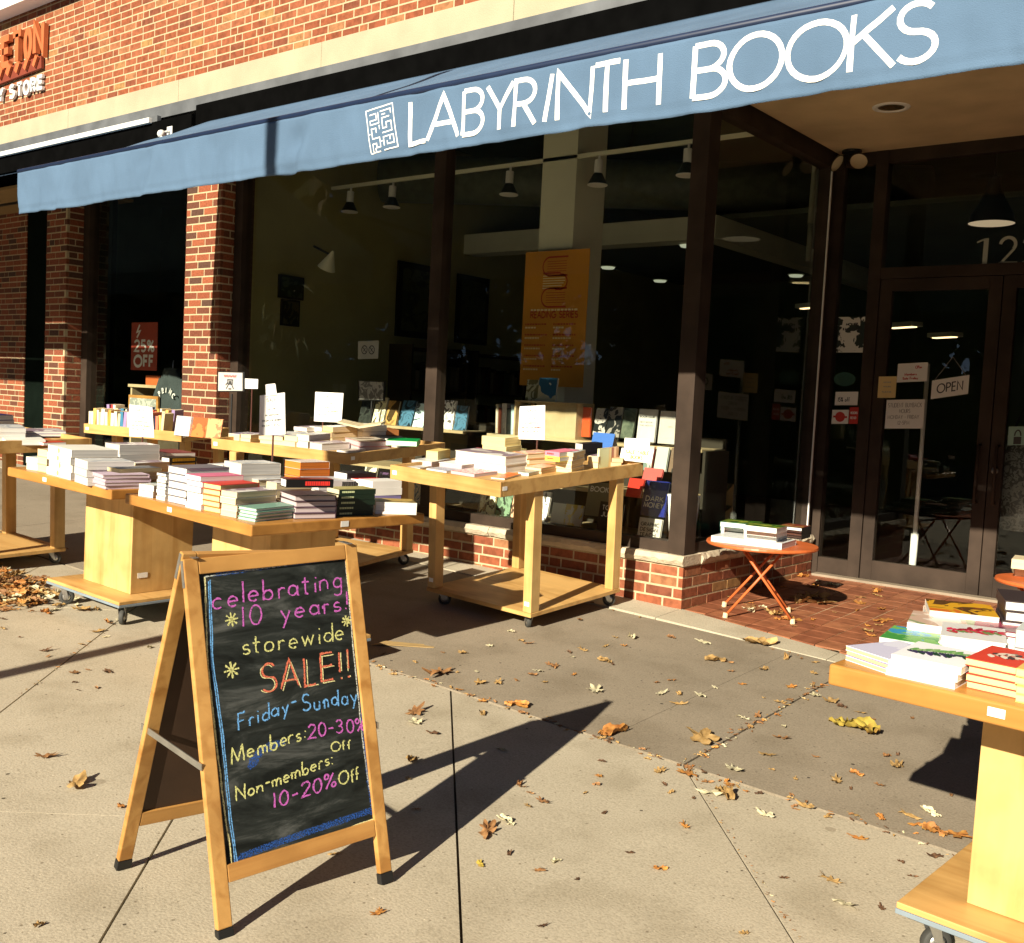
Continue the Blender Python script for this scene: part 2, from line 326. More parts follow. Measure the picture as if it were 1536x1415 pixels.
def strokes(text, gap=.2):
    out, x = [], 0
    for ch in text:
        wd, ss = G.get(ch) or G[ch.upper()]
        for st in ss: out.append([(x+p[0], p[1]) for p in st])
        x += wd+gap
    return out, x-gap
def resample(st, step):
    o = [st[0]]
    for a, b in zip(st, st[1:]):
        n = max(1, int(math.dist(a, b)/step))
        for i in range(1, n+1): o.append((a[0]+(b[0]-a[0])*i/n, a[1]+(b[1]-a[1])*i/n))
    return o
def ribbon(mb, st, wd, P, th=0, mi=0, jit=0, closed=False):     # flat (or extruded) stroke; P maps (s, t, h) to a point
    st = [p for i, p in enumerate(st) if i == 0 or math.dist(p, st[i-1]) > 1e-7]
    n = len(st); L, R = [], []
    if n < 2: return
    closed = n > 6 and math.dist(st[0], st[-1]) < 1e-4
    for i in range(n):
        a = st[i-1] if i else (st[-2] if closed else st[0]); b = st[i+1] if i < n-1 else (st[1] if closed else st[-1])
        p = st[i]
        d1 = (p[0]-a[0], p[1]-a[1]); d2 = (b[0]-p[0], b[1]-p[1])
        l1 = math.hypot(*d1); l2 = math.hypot(*d2)
        if l1 < 1e-9: d1, l1 = d2, l2
        if l2 < 1e-9: d2, l2 = d1, l1
        n1 = (-d1[1]/l1, d1[0]/l1); n2 = (-d2[1]/l2, d2[0]/l2)
        m = (n1[0]+n2[0], n1[1]+n2[1]); lm = math.hypot(*m)
        if lm < .3: m, lm = n1, 1
        m = (m[0]/lm, m[1]/lm); k = 1/max(.5, m[0]*n1[0]+m[1]*n1[1])
        hw = wd/2*k*(1+jit*(random.random()-.5))
        L.append((p[0]+m[0]*hw, p[1]+m[1]*hw)); R.append((p[0]-m[0]*hw, p[1]-m[1]*hw))
    b = len(mb.v)
    for q in (L, R): mb.v += [tuple(P(x, y, th)) for x, y in q]
    for i in range(n-1): mb.f.append((b+i, b+i+1, b+n+i+1, b+n+i)); mb.m.append(mi)
    if th:
        c = len(mb.v)
        for q in (L, R): mb.v += [tuple(P(x, y, 0)) for x, y in q]
        for i in range(n-1):
            mb.f += [(b+i, c+i, c+i+1, b+i+1), (b+n+i, b+n+i+1, c+n+i+1, c+n+i)]; mb.m += [mi, mi]
        if not closed: mb.f += [(b, b+n, c+n, c), (b+n-1, c+n-1, c+2*n-1, b+2*n-1)]; mb.m += [mi, mi]
def write(mb, text, P, s0, t0, height, wd, length=None, gap=.2, th=0, slope=0, jit=0, step=None, slant=0):
    ss, W = strokes(text, gap); k = height; kx = (length/W) if length else height
    for st in ss:
        q = [(s0+(x+slant*y)*kx, t0+y*k+(x*kx)*slope) for x, y in st]
        if step: q = resample(q, step)
        ribbon(mb, q, wd, P, th, jit=jit)
def plane(o, u, v, n=None):
    n = n or u.cross(v); return lambda s, t, h=0: o+u*s+v*t+n*h

# ------------------------------------------------------------------ the ground
def clip(poly, n, c, keep_less):
    out = []
    for i in range(len(poly)):
        a, b = poly[i], poly[(i+1) % len(poly)]
        da = (n[0]*a[0]+n[1]*a[1]-c)*(1 if keep_less else -1); db = (n[0]*b[0]+n[1]*b[1]-c)*(1 if keep_less else -1)
        if da <= 0: out.append(a)
        if (da < 0) != (db < 0) and abs(da-db) > 1e-12:
            t = da/(da-db); out.append((a[0]+(b[0]-a[0])*t, a[1]+(b[1]-a[1])*t))
    return out
def slab(mb, poly, dz=0, th=.03, mi=0):
    if len(poly) < 3: return
    top = [(x, y, gz(x, y)+dz) for x, y in poly]; bot = [(x, y, gz(x, y)+dz-th) for x, y in poly]; n = len(poly)
    mb.mesh(top+bot, [tuple(range(n))]+[(i, i+n, (i+1) % n+n, (i+1) % n) for i in range(n)], mi)
g = MB(); g.face([(-400, -400, -1.75), (400, -400, -1.75), (400, 400, -1.75), (-400, 400, -1.75)]); tag(g.build('ground', pm('asphalt', (.05, .05, .048), .9, .2, 6, .3)), kind='structure')
g = MB()
for x0, x1 in ((-16, -8), (-8, 0), (0, 8)):
    for y0, y1 in ((-2.2, 3.55), (3.55, 5.72)):
        g.face([(x, y, gz(x, y)-.011) for x, y in ((x0, y0), (x1, y0), (x1, y1), (x0, y1))])
tag(g.build('pavement_bed', M_SOIL), kind='structure')
mb = MB(); N1 = (.73, .684); D1 = (-.684, .73); gap = .0042
for k in range(-24, 12):
    c0 = .13+.9*k
    for j in range(-6, 8):
        e0 = 3.305+2.7*j
        p = [(-16, -2.05), (6, -2.05), (6, 3.571), (-16, 3.571)]
        p = clip(p, N1, c0+gap, False); p = p and clip(p, N1, c0+.9-gap, True)
        p = p and clip(p, D1, e0+.0007, False); p = p and clip(p, D1, e0+2.7-.0007, True)
        slab(mb, p, random.uniform(-.0012, .0012))
tag(mb.build('concrete_pavement', M_LIGHTC), kind='structure')
mb = MB(); xs = [-16, -12.4, -8.2, -5.15, -1.945, 1.0, 6]
for a, b in zip(xs, xs[1:]):
    hi = lambda x: 5.43-.05*max(0, x+3.55)
    n = 2 if b == -1.945 else 1
    if n == 2:
        slab(mb, [(a+.004, 3.59), (-2.326, 3.59), (-2.301, hi(-2.3)), (a+.004, hi(a))], 0)
        slab(mb, [(-2.3225, 3.59), (b-.005, 3.59), (b-.005, hi(b)), (-2.2975, hi(-2.3))], .0008)
    else: slab(mb, [(a+.005, 3.59), (b-.005, 3.59), (b-.005, hi(b)), (a+.005, hi(a))], random.uniform(-.001, .001))
tag(mb.build('grey_pavement', M_GREYC), kind='structure')
mb = MB(); xs = [-16, -12, -9.1, -7, -5.66, -4.4, -3.19, -2.1, -1.0, -.3]
for a, b in zip(xs, xs[1:]):
    lo = lambda x: 5.435-.05*max(0, x+3.55)
    up = lambda x: 5.72-(.17*(x+3.18) if x > -3.185 else 0)
    slab(mb, [(a+.002, lo(a)), (b-.002, lo(b)), (b-.002, max(lo(b)+.03, up(b))), (a+.002, max(lo(a)+.03, up(a)))], .004)
tag(mb.build('stone_strip', M_KERB), kind='structure')
# entrance tiles, rising gently to the doors
def tz(x, y): t = min(1, max(0, (y-5.45)/(7.7-5.45))); return (gz(x, 5.6)+.002)*(1-t)-1.212*t
mb = MB(); x = -3.175
bed = MB(); bed.mesh([(px, py, tz(px, py)-.004) for px in (-3.2, -2, -1, .2) for py in (5.75-.17*(px+3.18), 6, 7, 7.9)], [(i*4+j, i*4+j+4, i*4+j+5, i*4+j+1) for i in range(3) for j in range(3)])
tag(bed.build('tile_bed', M_GROUT), kind='structure')
while x < .1:
    y = 7.72; 
    while y > 5.2:
        lim = lambda q: 5.735-.17*(q+3.18)
        y0 = y-.147
        if y > lim(x)+.01:
            p = [(x, max(y0, lim(x))), (x+.147, max(y0, lim(x+.147))), (x+.147, y), (x, y)]
            top = [(a, b, tz(a, b)+random.uniform(-.0006, .0006)) for a, b in p]; bot = [(a, b, c-.01) for a, b, c in top]
            mb.mesh(top+bot, [(0, 1, 2, 3)]+[(i, i+4, (i+1) % 4+4, (i+1) % 4) for i in range(4)])
        y -= .153
    x += .153
tag(mb.build('tile_floor', M_TILE), kind='structure')
mb = MB(); mb.box(-16, 6, -2.2, -2.06, -1.75, -1.31); tag(mb.build('kerb', M_KERB), kind='structure')

# ------------------------------------------------------------------ the building
bld = thing('brick_building', 'red brick shop building with a stone band, dark metal shopfront and recessed tiled entrance', 'building')
def bricks(mb, o, u, nrm, W, H, d=.03, L0=.2, rh=.0677, mort=.0135, shift=0, jit=.0012):
    o = Vector(o); z = 0; r = 0
    up = Vector((0, 0, 1))
    while z < H-.01:
        h = min(rh-mort, H-z); x = -(.5*L0 if (r+shift) % 2 else 0)-(.03 if r % 3 == 0 else 0)
        while x < W-.012:
            L = L0 if random.random() < .86 else L0*.5
            a, b = max(0, x), min(W, x+L-mort)
            if W-b < .03: b = W
            if b-a > .02:
                j = random.uniform(-jit, jit); dz = random.uniform(-.001, .001)
                lo = [o+u*a+up*(z+dz), o+u*b+up*(z+dz), o+u*b+up*(z+h+dz), o+u*a+up*(z+h+dz)]
                mb.hexa([p+nrm*j for p in lo], [p-nrm*d for p in lo])
            if b >= W: break
            x += L
        z += rh; r += 1
FX, FN = Vector((1, 0, 0)), Vector((0, -1, 0))
mb = MB(); bricks(mb, (-15, 5.70, 2.806), FX, FN, 19, 3.4, jit=.0008); mb.build('brick_wall', M_BRICK, bld)
mb = MB(); mb.box(-15, 4, 5.7018, 5.95, 2.8, 6.3); mb.build('mortar', M_MORTAR, bld)
mb = MB()
for a in range(-15, 4, 2):
    mb.box(a+.25, a+2.247, 5.675+random.uniform(-.002, .002), 5.93, 2.571, 2.803)
mb.build('stone_band', M_STONE, bld, bevel=.006)
mb = MB(); mb.box(-15, 4, 5.60, 5.9, 2.455, 2.568); mb.box(-15, -8.9, 5.56, 5.6, 2.40, 2.47); mb.build('flashing', M_FLASH, bld)
# upper cornice seen at the top left corner
mb = MB(); zc = onY(0, 15, 5.5).z; mb.box(-15.2, -9, 5.5, 5.69, zc, zc+.16); mb.build('cornice', M_WHITE, bld)
# head of the shopfront behind the awning
mb = MB(); mb.box(-15, 4, 5.74, 5.92, 2.06, 2.45); mb.box(-15, -3.2, 5.935, 5.97, 2.0, 2.45); mb.build('fascia', M_BLACK, bld)
# pilasters
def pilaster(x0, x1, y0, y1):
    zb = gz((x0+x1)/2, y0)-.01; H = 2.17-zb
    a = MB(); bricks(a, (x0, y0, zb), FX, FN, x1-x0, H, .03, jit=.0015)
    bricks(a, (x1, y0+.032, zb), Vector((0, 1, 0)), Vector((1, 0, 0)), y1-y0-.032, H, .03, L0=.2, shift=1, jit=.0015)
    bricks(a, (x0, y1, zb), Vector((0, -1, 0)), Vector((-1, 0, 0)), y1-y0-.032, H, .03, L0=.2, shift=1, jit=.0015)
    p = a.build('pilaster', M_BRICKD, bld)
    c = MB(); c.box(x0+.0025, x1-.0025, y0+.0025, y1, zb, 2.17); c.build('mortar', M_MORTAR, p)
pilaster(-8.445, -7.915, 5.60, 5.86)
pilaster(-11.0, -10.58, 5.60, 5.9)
# brick pier further left, set back, and its dark doorway frame
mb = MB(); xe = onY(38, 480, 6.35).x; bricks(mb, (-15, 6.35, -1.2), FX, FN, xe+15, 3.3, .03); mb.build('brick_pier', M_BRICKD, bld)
mb = MB(); mb.box(-15, xe-.003, 6.353, 6.6, -1.2, 2.1); mb.build('mortar', M_MORTAR, bld)
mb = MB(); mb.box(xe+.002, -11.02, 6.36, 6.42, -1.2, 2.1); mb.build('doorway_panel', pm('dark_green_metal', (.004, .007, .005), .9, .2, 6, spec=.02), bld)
mb = MB(); mb.box(-15, -11.0, 5.5, 6.6, 2.02, 2.05); mb.build('soffit', pm('tan_soffit', (.3, .19, .08), .9, .1, 5), bld)
# low wall under the show windows and its rough stone sill
zs = -.975
mb = MB(); bricks(mb, (-7.91, 5.70, zs-.0677*6), FX, FN, 7.91-3.18, .0677*6, .03, jit=.0015)
bricks(mb, (-3.18, 5.733, zs-.0677*6), Vector((0, 1, 0)), Vector((1, 0, 0)), 1.95, .0677*6, .03, shift=1, jit=.0015)
mb.build('low_wall', M_BRICK, bld)
mb = MB(); bricks(mb, (-10.575, 5.72, zs-.0677*4), FX, FN, 2.12, .0677*4, .03); mb.build('low_wall', M_BRICK, bld)
mb = MB(); mb.box(-7.905, -3.1825, 5.7025, 5.9, -1.6, zs); mb.box(-3.4, -3.1826, 5.9, 7.68, -1.6, zs); mb.box(-10.57, -8.46, 5.7225, 5.9, -1.5, zs); mb.build('mortar', M_MORTAR, bld)
def rough(mb, x0, x1, y0, y1, z0, z1, nx, axis, amp):
    rows = []
    for i in range(nx+1):
        t = i/nx; j = lambda: random.uniform(-amp, amp)
        if axis == 0: rows.append([(x0+(x1-x0)*t, y0+abs(j()), z0+j()*.4), (x0+(x1-x0)*t, y0-.012+j()*.6, (z0+z1)/2+j()), (x0+(x1-x0)*t, y0+.006+abs(j()), z1+j()*.2), (x0+(x1-x0)*t, y1, z1), (x0+(x1-x0)*t, y1, z0)])
        else: rows.append([(x1-abs(j()), y0+(y1-y0)*t, z0+j()*.4), (x1+.012+j()*.6, y0+(y1-y0)*t, (z0+z1)/2+j()), (x1-.006-abs(j()), y0+(y1-y0)*t, z1+j()*.2), (x0, y0+(y1-y0)*t, z1), (x0, y0+(y1-y0)*t, z0)])
    vs = [p for r in rows for p in r]; fs = []
    for i in range(nx):
        for k in range(5): fs.append((i*5+k, i*5+(k+1) % 5, (i+1)*5+(k+1) % 5, (i+1)*5+k))
    fs += [tuple(range(5)), tuple(nx*5+k for k in reversed(range(5)))]
    mb.mesh(vs, fs)
mb = MB()
for a, b in ((-7.905, -6.3), (-6.295, -4.75), (-4.745, -3.17)): rough(mb, a, b, 5.675, 5.9, zs+.001, -.912, 40, 0, .007)
rough(mb, -3.4, -3.165, 5.905, 7.66, zs+.001, -.912, 46, 1, .011)
rough(mb, -10.57, -8.46, 5.69, 5.9, zs+.001, -.912, 30, 0, .006)
mb.build('stone_sill', M_SILL, bld)
# show window frames
def frame(mbs, gl=None):
    o = mbs.build('window_frame', M_BRONZE, bld, bevel=.002); 
    if gl: gl.build('pane', M_GLASS, o)
    return o
f1 = MB(); f1.box(-7.91, -7.80, 5.735, 5.86, -.911, 2.06); f1.box(-5.49, -5.375, 5.735, 5.84, -.838, 2.06); f1.box(-7.80, -5.49, 5.74, 5.84, -.911, -.84)
f1.box(-7.80, -5.49, 5.745, 5.84, 2.0, 2.06)
g1 = MB(); g1.box(-7.8, -5.49, 5.785, 5.791, -.84, 2.0); frame(f1, g1)
f2 = MB(); f2.box(-5.49, -3.31, 5.74, 5.84, -.911, -.84); f2.box(-5.375, -3.31, 5.745, 5.84, 2.0, 2.06)
g2 = MB(); g2.box(-5.375, -3.31, 5.785, 5.791, -.84, 2.0); frame(f2, g2)
f3 = MB(); f3.box(-3.308, -3.19, 5.715, 5.85, -.911, 2.06); f3.box(-3.3, -3.2, 5.852, 7.6, -.911, -.84); f3.box(-3.3, -3.2, 5.852, 7.6, 1.84, 2.06); f3.box(-3.3, -3.2, 7.602, 7.66, -.911, 2.06)
g3 = MB(); g3.box(-3.256, -3.25, 5.85, 7.602, -.84, 1.84); frame(f3, g3)
f4 = MB(); f4.box(-10.575, -10.46, 5.78, 5.9, -.911, 2.06); f4.box(-8.56, -8.45, 5.78, 5.9, -.911, 2.06); f4.box(-10.46, -8.56, 5.79, 5.89, -.911, -.84); f4.box(-10.46, -8.56, 5.79, 5.89, 2.0, 2.06)
g4 = MB(); g4.box(-10.46, -8.56, 5.835, 5.841, -.84, 2.0); frame(f4, g4)
# a bright strip of trim at the far post of the return window
mb = MB(); mb.box(-3.199, -3.19, 7.585, 7.6, -.9, 1.84); mb.build('trim', M_AL, bld)
# entrance: side light, two doors, transom
YD = 7.7
f5 = MB(); f5.box(-3.3, -3.14, YD, YD+.08, -1.22, 1.95); f5.box(-3.14, -2.90, YD, YD+.08, -1.22, -1.08); f5.box(-2.905, -2.815, YD-.005, YD+.09, -1.22, 1.95); f5.box(-3.14, -2.90, YD, YD+.08, 1.86, 1.95)
g5 = MB(); g5.box(-3.14, -2.90, YD+.035, YD+.041, -1.08, 1.86); o5 = frame(f5, g5); o5.name = 'side_light_frame'
f6 = MB(); f6.box(-2.815, -.4, YD, YD+.08, 1.86, 1.95); f6.box(-2.815, -1.1, YD, YD+.08, 1.02, 1.10); f6.box(-1.1, -1.0, YD, YD+.08, -1.22, 1.86); f6.box(-1, -.4, YD, YD+.08, -1.22, -1.08)
g6 = MB(); g6.box(-2.815, -1.1, YD+.035, YD+.041, 1.10, 1.86); g6.box(-1, -.4, YD+.035, YD+.041, -1.08, 1.86); frame(f6, g6)
def door(x0, x1, hx):
    d = MB(); d.box(x0, x0+.085, YD+.005, YD+.06, -1.205, 1.015); d.box(x1-.085, x1, YD+.005, YD+.06, -1.205, 1.015)
    d.box(x0+.085, x1-.085, YD+.005, YD+.06, -1.205, -1.055); d.box(x0+.085, x1-.085, YD+.005, YD+.06, .93, 1.015)
    o = d.build('door', M_BRONZE, bld, bevel=.002)
    gl = MB(); gl.box(x0+.085, x1-.085, YD+.03, YD+.036, -1.055, .93); gl.build('pane', M_GLASS, o)
    h = MB(); h.tube([(hx, YD, -.55), (hx, YD-.05, -.55), (hx, YD-.05, -.15), (hx, YD, -.15)], .011, 8); h.build('handle', M_BRONZE, o, smooth=True)
    return o
door(-2.81, -1.972, -2.03)
d2 = door(-1.965, -1.105, -1.91)
lk = MB(); lk.lathe([(0, -.012), (.02, -.012), (.024, -.004), (.024, 0)], T(-1.925, YD+.004, -.32) @ RX(math.pi/2) @ Matrix.Scale(-1, 4, (0, 0, 1)), 20); lk.build('lock', M_STEEL, d2, smooth=True)
th = MB(); th.box(-3.14, -.4, YD-.1, YD-.005, -1.23, -1.198); th.build('threshold', pm('worn_threshold', (.26, .21, .15), .6, .15, 8), bld)
# recess ceiling with its dark edge beams
mb = MB(); mb.box(-3.18, -.2, 5.9, YD, 1.95, 2.0); mb.build('entrance_soffit', pm('plaster_soffit', (.55, .42, .25), .9, .16, 2.5, .2), bld)
mb = MB(); mb.box(-3.2, -.2, 5.86, 5.9, 1.93, 2.06); mb.build('soffit_edge', M_BLACK, bld)
mb = MB(); mb.box(-.4, -.2, 5.7, YD, -1.3, 2.06); mb.box(-.4, 4, 5.7, 5.9, -1.6, 2.06); mb.build('side_wall', M_BRONZE, bld)
# inside of the shop
M_OLIVE = pm('olive_plaster', (.34, .31, .13), .85, .15, 1.6)
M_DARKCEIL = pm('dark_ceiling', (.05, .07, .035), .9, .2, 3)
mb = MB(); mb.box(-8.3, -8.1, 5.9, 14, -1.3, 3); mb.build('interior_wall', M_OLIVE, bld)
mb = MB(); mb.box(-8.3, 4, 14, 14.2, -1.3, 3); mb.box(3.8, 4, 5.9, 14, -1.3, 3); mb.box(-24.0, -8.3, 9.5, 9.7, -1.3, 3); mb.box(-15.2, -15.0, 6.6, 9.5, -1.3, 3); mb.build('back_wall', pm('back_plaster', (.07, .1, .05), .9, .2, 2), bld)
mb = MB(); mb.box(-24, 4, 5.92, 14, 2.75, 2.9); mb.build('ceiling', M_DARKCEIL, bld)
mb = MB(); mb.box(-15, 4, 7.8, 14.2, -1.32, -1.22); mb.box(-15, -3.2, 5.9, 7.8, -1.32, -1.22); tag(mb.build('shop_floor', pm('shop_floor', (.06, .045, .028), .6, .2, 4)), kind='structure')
M_GREYW = pm('grey_white_plaster', (.72, .72, .55), .85, .06, 3)
mb = MB(); mb.box(-5.46, -5.11, 7.0, 7.42, -1.22, 2.75); mb.build('column', M_GREYW, bld)
mb = MB(); mb.box(-8.1, -4.9, 9.0, 9.25, 1.63, 1.85); mb.box(-5.1, -4.9, 9.251, 13.9, 1.63, 1.85); mb.build('bulkhead', M_GREYW, bld)
mb = MB(); mb.box(-8.1, 2, 9.26, 13.95, 1.852, 1.9); mb.build('dropped_ceiling', pm('dim_ceiling', (.1, .11, .07), .9, .1, 3), bld)
mb = MB(); mb.tube([(-8.0, 7.6, 2.2), (-3.4, 10.4, 2.2)], .24, 20); mb.build('air_duct', pm('duct', (.1, .11, .07), .5, .2, 12, .1), bld, smooth=True)
mb = MB(); mb.tube([(-3.6, 8.2, 1.55), (-3.6, 8.2, 2.15), (-2.6, 8.2, 2.2)], .03, 8); mb.tube([(-3.6, 8.2, 1.55), (-3.6, 8.2, 1.25)], .025, 8); mb.build('pipe', pm('pipe_paint', (.25, .25, .18), .6, .1, 8), bld, smooth=True)
# lettering on the transom glass: the street number
mb = MB(); q0 = onY(1463, 400, YD+.03); q1 = onY(1496, 397, YD+.03)
Pn = plane(Vector((q0.x, YD+.027, q0.z)), Vector((1, 0, 0)), Vector((0, 0, 1)))
for i, ch in enumerate('122'):
    x0 = i*.15
    if ch == '1': ribbon(mb, [(x0+.06, 0), (x0+.06, .19)], .032, Pn); ribbon(mb, [(x0+.0, .165), (x0+.05, .185)], .012, Pn); ribbon(mb, [(x0+.01, .003), (x0+.11, .003)], .008, Pn)
    else:
        ribbon(mb, [(x0+a*.24, b*.19) for a, b in arc(.22, .74, .2, .25, 175, -40, 12)], .022, Pn); ribbon(mb, [(x0+.095, .11), (x0+.01, .012)], .016, Pn); ribbon(mb, [(x0, .012), (x0+.12, .012)], .026, Pn)
mb.build('house_number', pm('number_paint', (.4, .42, .36), .6, .05, 8), bld)

# ------------------------------------------------------------------ awning
AY, AZ0, AZ1 = 3.72, 1.174, 1.469
def wr(x, z):
    t = (z-AZ0)/(AZ1-AZ0)
    f = .012*noise.noise(Vector((x*2.3, z*1.1, 1)))+.009*noise.noise(Vector((x*9, z*3+x*4, 5)))+.0045*noise.noise(Vector((x*26, z*9, 2)))
    for cx, k in ((-7.2, .012), (-6.1, .02), (-4.62, .022), (-3.72, .014), (-2.72, .012), (-1.62, .012), (-7.45, .01)):
        d = x-cx-(z-1.3)*.35; f += k*(math.exp(-(d/.075)**2)*(.55+noise.noise(Vector((cx, z*9, 3))))-.6*math.exp(-((d-.09-.1*(z-1.2))/.06)**2))*1.5
    return AY+f*(1.15-.75*t)+(.004 if z < 1.215 else 0)
AW = thing('awning', 'long blue canvas awning over the shopfront with big white shop name lettering', 'awning')
mb = MB(); nx, nz = 620, 22; x0, x1 = -7.75, 1.6
for i in range(nx+1):
    x = x0+(x1-x0)*i/nx; hem = .007*noise.noise(Vector((x*1.7, 8, 0)))+.004*noise.noise(Vector((x*5, 3, 0)))-(.012*math.exp(-((x+6.9)/.3)**2))
    for k in range(nz+1):
        z = AZ0+(AZ1-AZ0)*k/nz; mb.v.append((x, wr(x, z), z+hem*(1-k/nz)))
for i in range(nx):
    for k in range(nz): a = i*(nz+1)+k; mb.f.append((a, a+nz+1, a+nz+2, a+1)); mb.m.append(0)
va = mb.build('valance', M_AWN, AW, smooth=True); so_ = va.modifiers.new('th', 'SOLIDIFY'); so_.thickness = .002
mb = MB(); nx, ny = 160, 24
for i in range(nx+1):
    for k in range(ny+1):
        t = k/ny; x = (x0-.19*t)+(x1-x0+.19*t)*i/nx
        sag = -.035*math.sin(math.pi*t)+.012*noise.noise(Vector((x*2.2, t*5, 4)))*math.sin(math.pi*t)
        mb.v.append((x, AY+.01+(5.46-AY)*t, 1.49+(2.275-1.49)*t+sag))
for i in range(nx):
    for k in range(ny): a = i*(ny+1)+k; mb.f.append((a, a+ny+1, a+ny+2, a+1)); mb.m.append(0)
ca = mb.build('canopy', M_AWN, AW, smooth=True); so_ = ca.modifiers.new('th', 'SOLIDIFY'); so_.thickness = .003
mb = MB(); mb.tube([(x0-.005, AY+.012, 1.482), (x1, AY+.012, 1.482)], .017, 12); mb.build('front_bar', pm('navy_bar', (.01, .022, .06), .5, .1, 6), AW, smooth=True)
mb = MB(); mb.box(-8.15, x1+.2, 5.462, 5.598, 2.262, 2.44); mb.build('cassette', M_VOID, AW, bevel=.01)  # front coloured as the shadowed gap between flashing and canopy
for ax in (-6.9, -3.9, -.4):
    mb = MB(); mb.tube([(ax, 5.46, 2.24), (ax-.75, 4.6, 1.70), (ax-.05, 3.75, 1.45)], .022, 8); mb.build('arm', M_BLACK, AW)
def PA(s, t, h=0): return Vector((s, wr(s, t)-.0035-h, t))
mb = MB(); zb, zt = 1.219, 1.443; H = zt-zb
xs = {'L':(-3.748,-3.625), 'A':(-3.615,-3.42), 'B':(-3.39,-3.262), 'Y':(-3.245,-3.09), 'R':(-3.075,-2.955), 'I':(-2.905,-2.9), 'N':(-2.835,-2.655), 'T':(-2.64,-2.515), 'H':(-2.488,-2.326)}
let = [(c, *xs[c]) for c in 'LABYRINTH']+[('B',-2.163,-2.022),('O',-2.008,-1.79),('O',-1.768,-1.54),('K',-1.52,-1.373),('S',-1.362,-1.228)]
for ch, a, b in let:
    wd, ss = G[ch]; k = (b-a)/wd if ch != 'I' else 1
    for st in ss:
        q = resample([(a+p[0]*k+(.03*(p[1]-.5) if ch == 'I' else 0), zb+.011+p[1]*(H-.022)) for p in st], .012); ribbon(mb, q, .0225, PA)
mb.build('lettering', M_WHITE, AW)
mb = MB()   # the maze mark
def LG(s, t): return (-4.06+.19*s+.047*(1-t), 1.21+.018*s+.216*t)
mz = [[(0,0),(0,1),(1,1),(1,0),(.52,0)],[(0,0),(.38,0)],[(.12,.0),(.12,.2),(.26,.2),(.26,.1),(.4,.1),(.4,.32),(.14,.32),(.14,.55),(.3,.55),(.3,.44)],[(0,.44),(.08,.44)],[(.12,.88),(.36,.88),(.36,.74),(.12,.74),(.12,.65),(.44,.65),(.44,.9)],[(.54,.1),(.54,.3),(.9,.3),(.9,.12),(.66,.12),(.66,.2)],[(.52,.4),(.88,.4),(.88,.62),(.7,.62),(.7,.5),(.56,.5),(.56,.74),(.84,.74)],[(.52,.9),(.9,.9),(.9,.8)],[(.56,.82),(.7,.82)],[(.44,.22),(.5,.22)],[(.44,.5),(.44,.6)],[(.22,.0),(.22,.1)],[(.78,.3),(.78,.2)]]
for st in mz: ribbon(mb, resample([LG(*p) for p in st], .01), .0062, PA)
mb.build('maze_mark', M_WHITE, AW)
# the next shop's awning, just beyond the left end, and the retracted one on the wall
A2 = thing('awning', 'plain blue awning of the neighbouring shop at the far end of the building', 'awning')
mb = MB(); mb.box(-14.5, -8.38, 3.72, 3.724, 1.19, 1.47); mb.build('valance', M_AWN, A2)
mb = MB(); mb.hexa([(-14.5, 3.73, 1.475), (-8.38, 3.73, 1.475), (-8.38, 3.73, 1.48), (-14.5, 3.73, 1.48)], [(-14.5, 5.46, 2.16), (-8.38, 5.46, 2.16), (-8.38, 5.46, 2.165), (-14.5, 5.46, 2.165)]); mb.build('canopy', M_AWN, A2)
R = thing('awning_housing', 'dark retracted awning housing with a bright metal front bar under the stone band', 'awning')
mb = MB(); mb.box(-14.5, -8.76, 5.385, 5.42, 2.345, 2.392); mb.build('front_bar', M_AL, R, bevel=.004)
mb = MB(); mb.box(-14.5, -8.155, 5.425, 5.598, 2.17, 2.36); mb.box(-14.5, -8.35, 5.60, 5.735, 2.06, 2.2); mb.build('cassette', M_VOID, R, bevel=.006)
q = onY(245, 203, 5.36)
S = thing('security_camera', 'small white camera on a bracket where the two awnings meet', 'camera', T(q.x, q.y, q.z))
mb = MB(); mb.tube([(-.05, 0, .02), (.045, -.05, -.005)], [.026, .03], 12); mb.tube([(.045, -.05, -.005), (.07, -.063, -.012)], [.034, .036], 12); mb.build('body', M_AL, S, smooth=True)
mb = MB(); mb.tube([(0, .0, .02), (.0, .06, .05)], .012, 8); mb.box(-.04, .04, .06, .07, .02, .09); mb.tube([(.06, -.06, -.03), (.085, -.05, -.055)], .008, 6); mb.build('bracket', M_AL, S)

# ------------------------------------------------------------------ letters of the neighbouring store on the brick
WS = thing('wall_sign', 'orange and white raised store letters with a striped orange bar on the brick wall', 'sign')
YW = 5.685
def PW(s, t, h=0): return Vector((s, YW-h, t))
M_ORL = pm('orange_sign', (.52, .14, .05), .45, .08, 8); M_WHL = pm('white_sign', (.75, .75, .72), .45, .05, 8); M_SGB = pm('sign_side', (.2, .04, .02), .6, .1, 6)
def letters(rows, mat, wd, dp):
    mb = MB()
    for ch, xa, xb, yt, yb in rows:
        a = onY(xa, (yt+yb)/2, YW-dp); b = onY(xb, (yt+yb)/2, YW-dp); t = onY((xa+xb)/2, yt, YW-dp); u = onY((xa+xb)/2, yb, YW-dp)
        W, ss = G[ch]
        for st in ss:
            ribbon(mb, [(a.x+wd*.5+(b.x-a.x-wd)*p[0]/W, u.z+wd*.5+(t.z-u.z-wd)*p[1]) for p in st], wd, PW, dp)
    return mb
for r_ in (('N',49,66,32,83),('O',35,48,41,90),('T',17,33,46,96),('E',1,15,53,102)): letters([r_], M_ORL, .072, .05).build('orange_letter', M_ORL, WS)
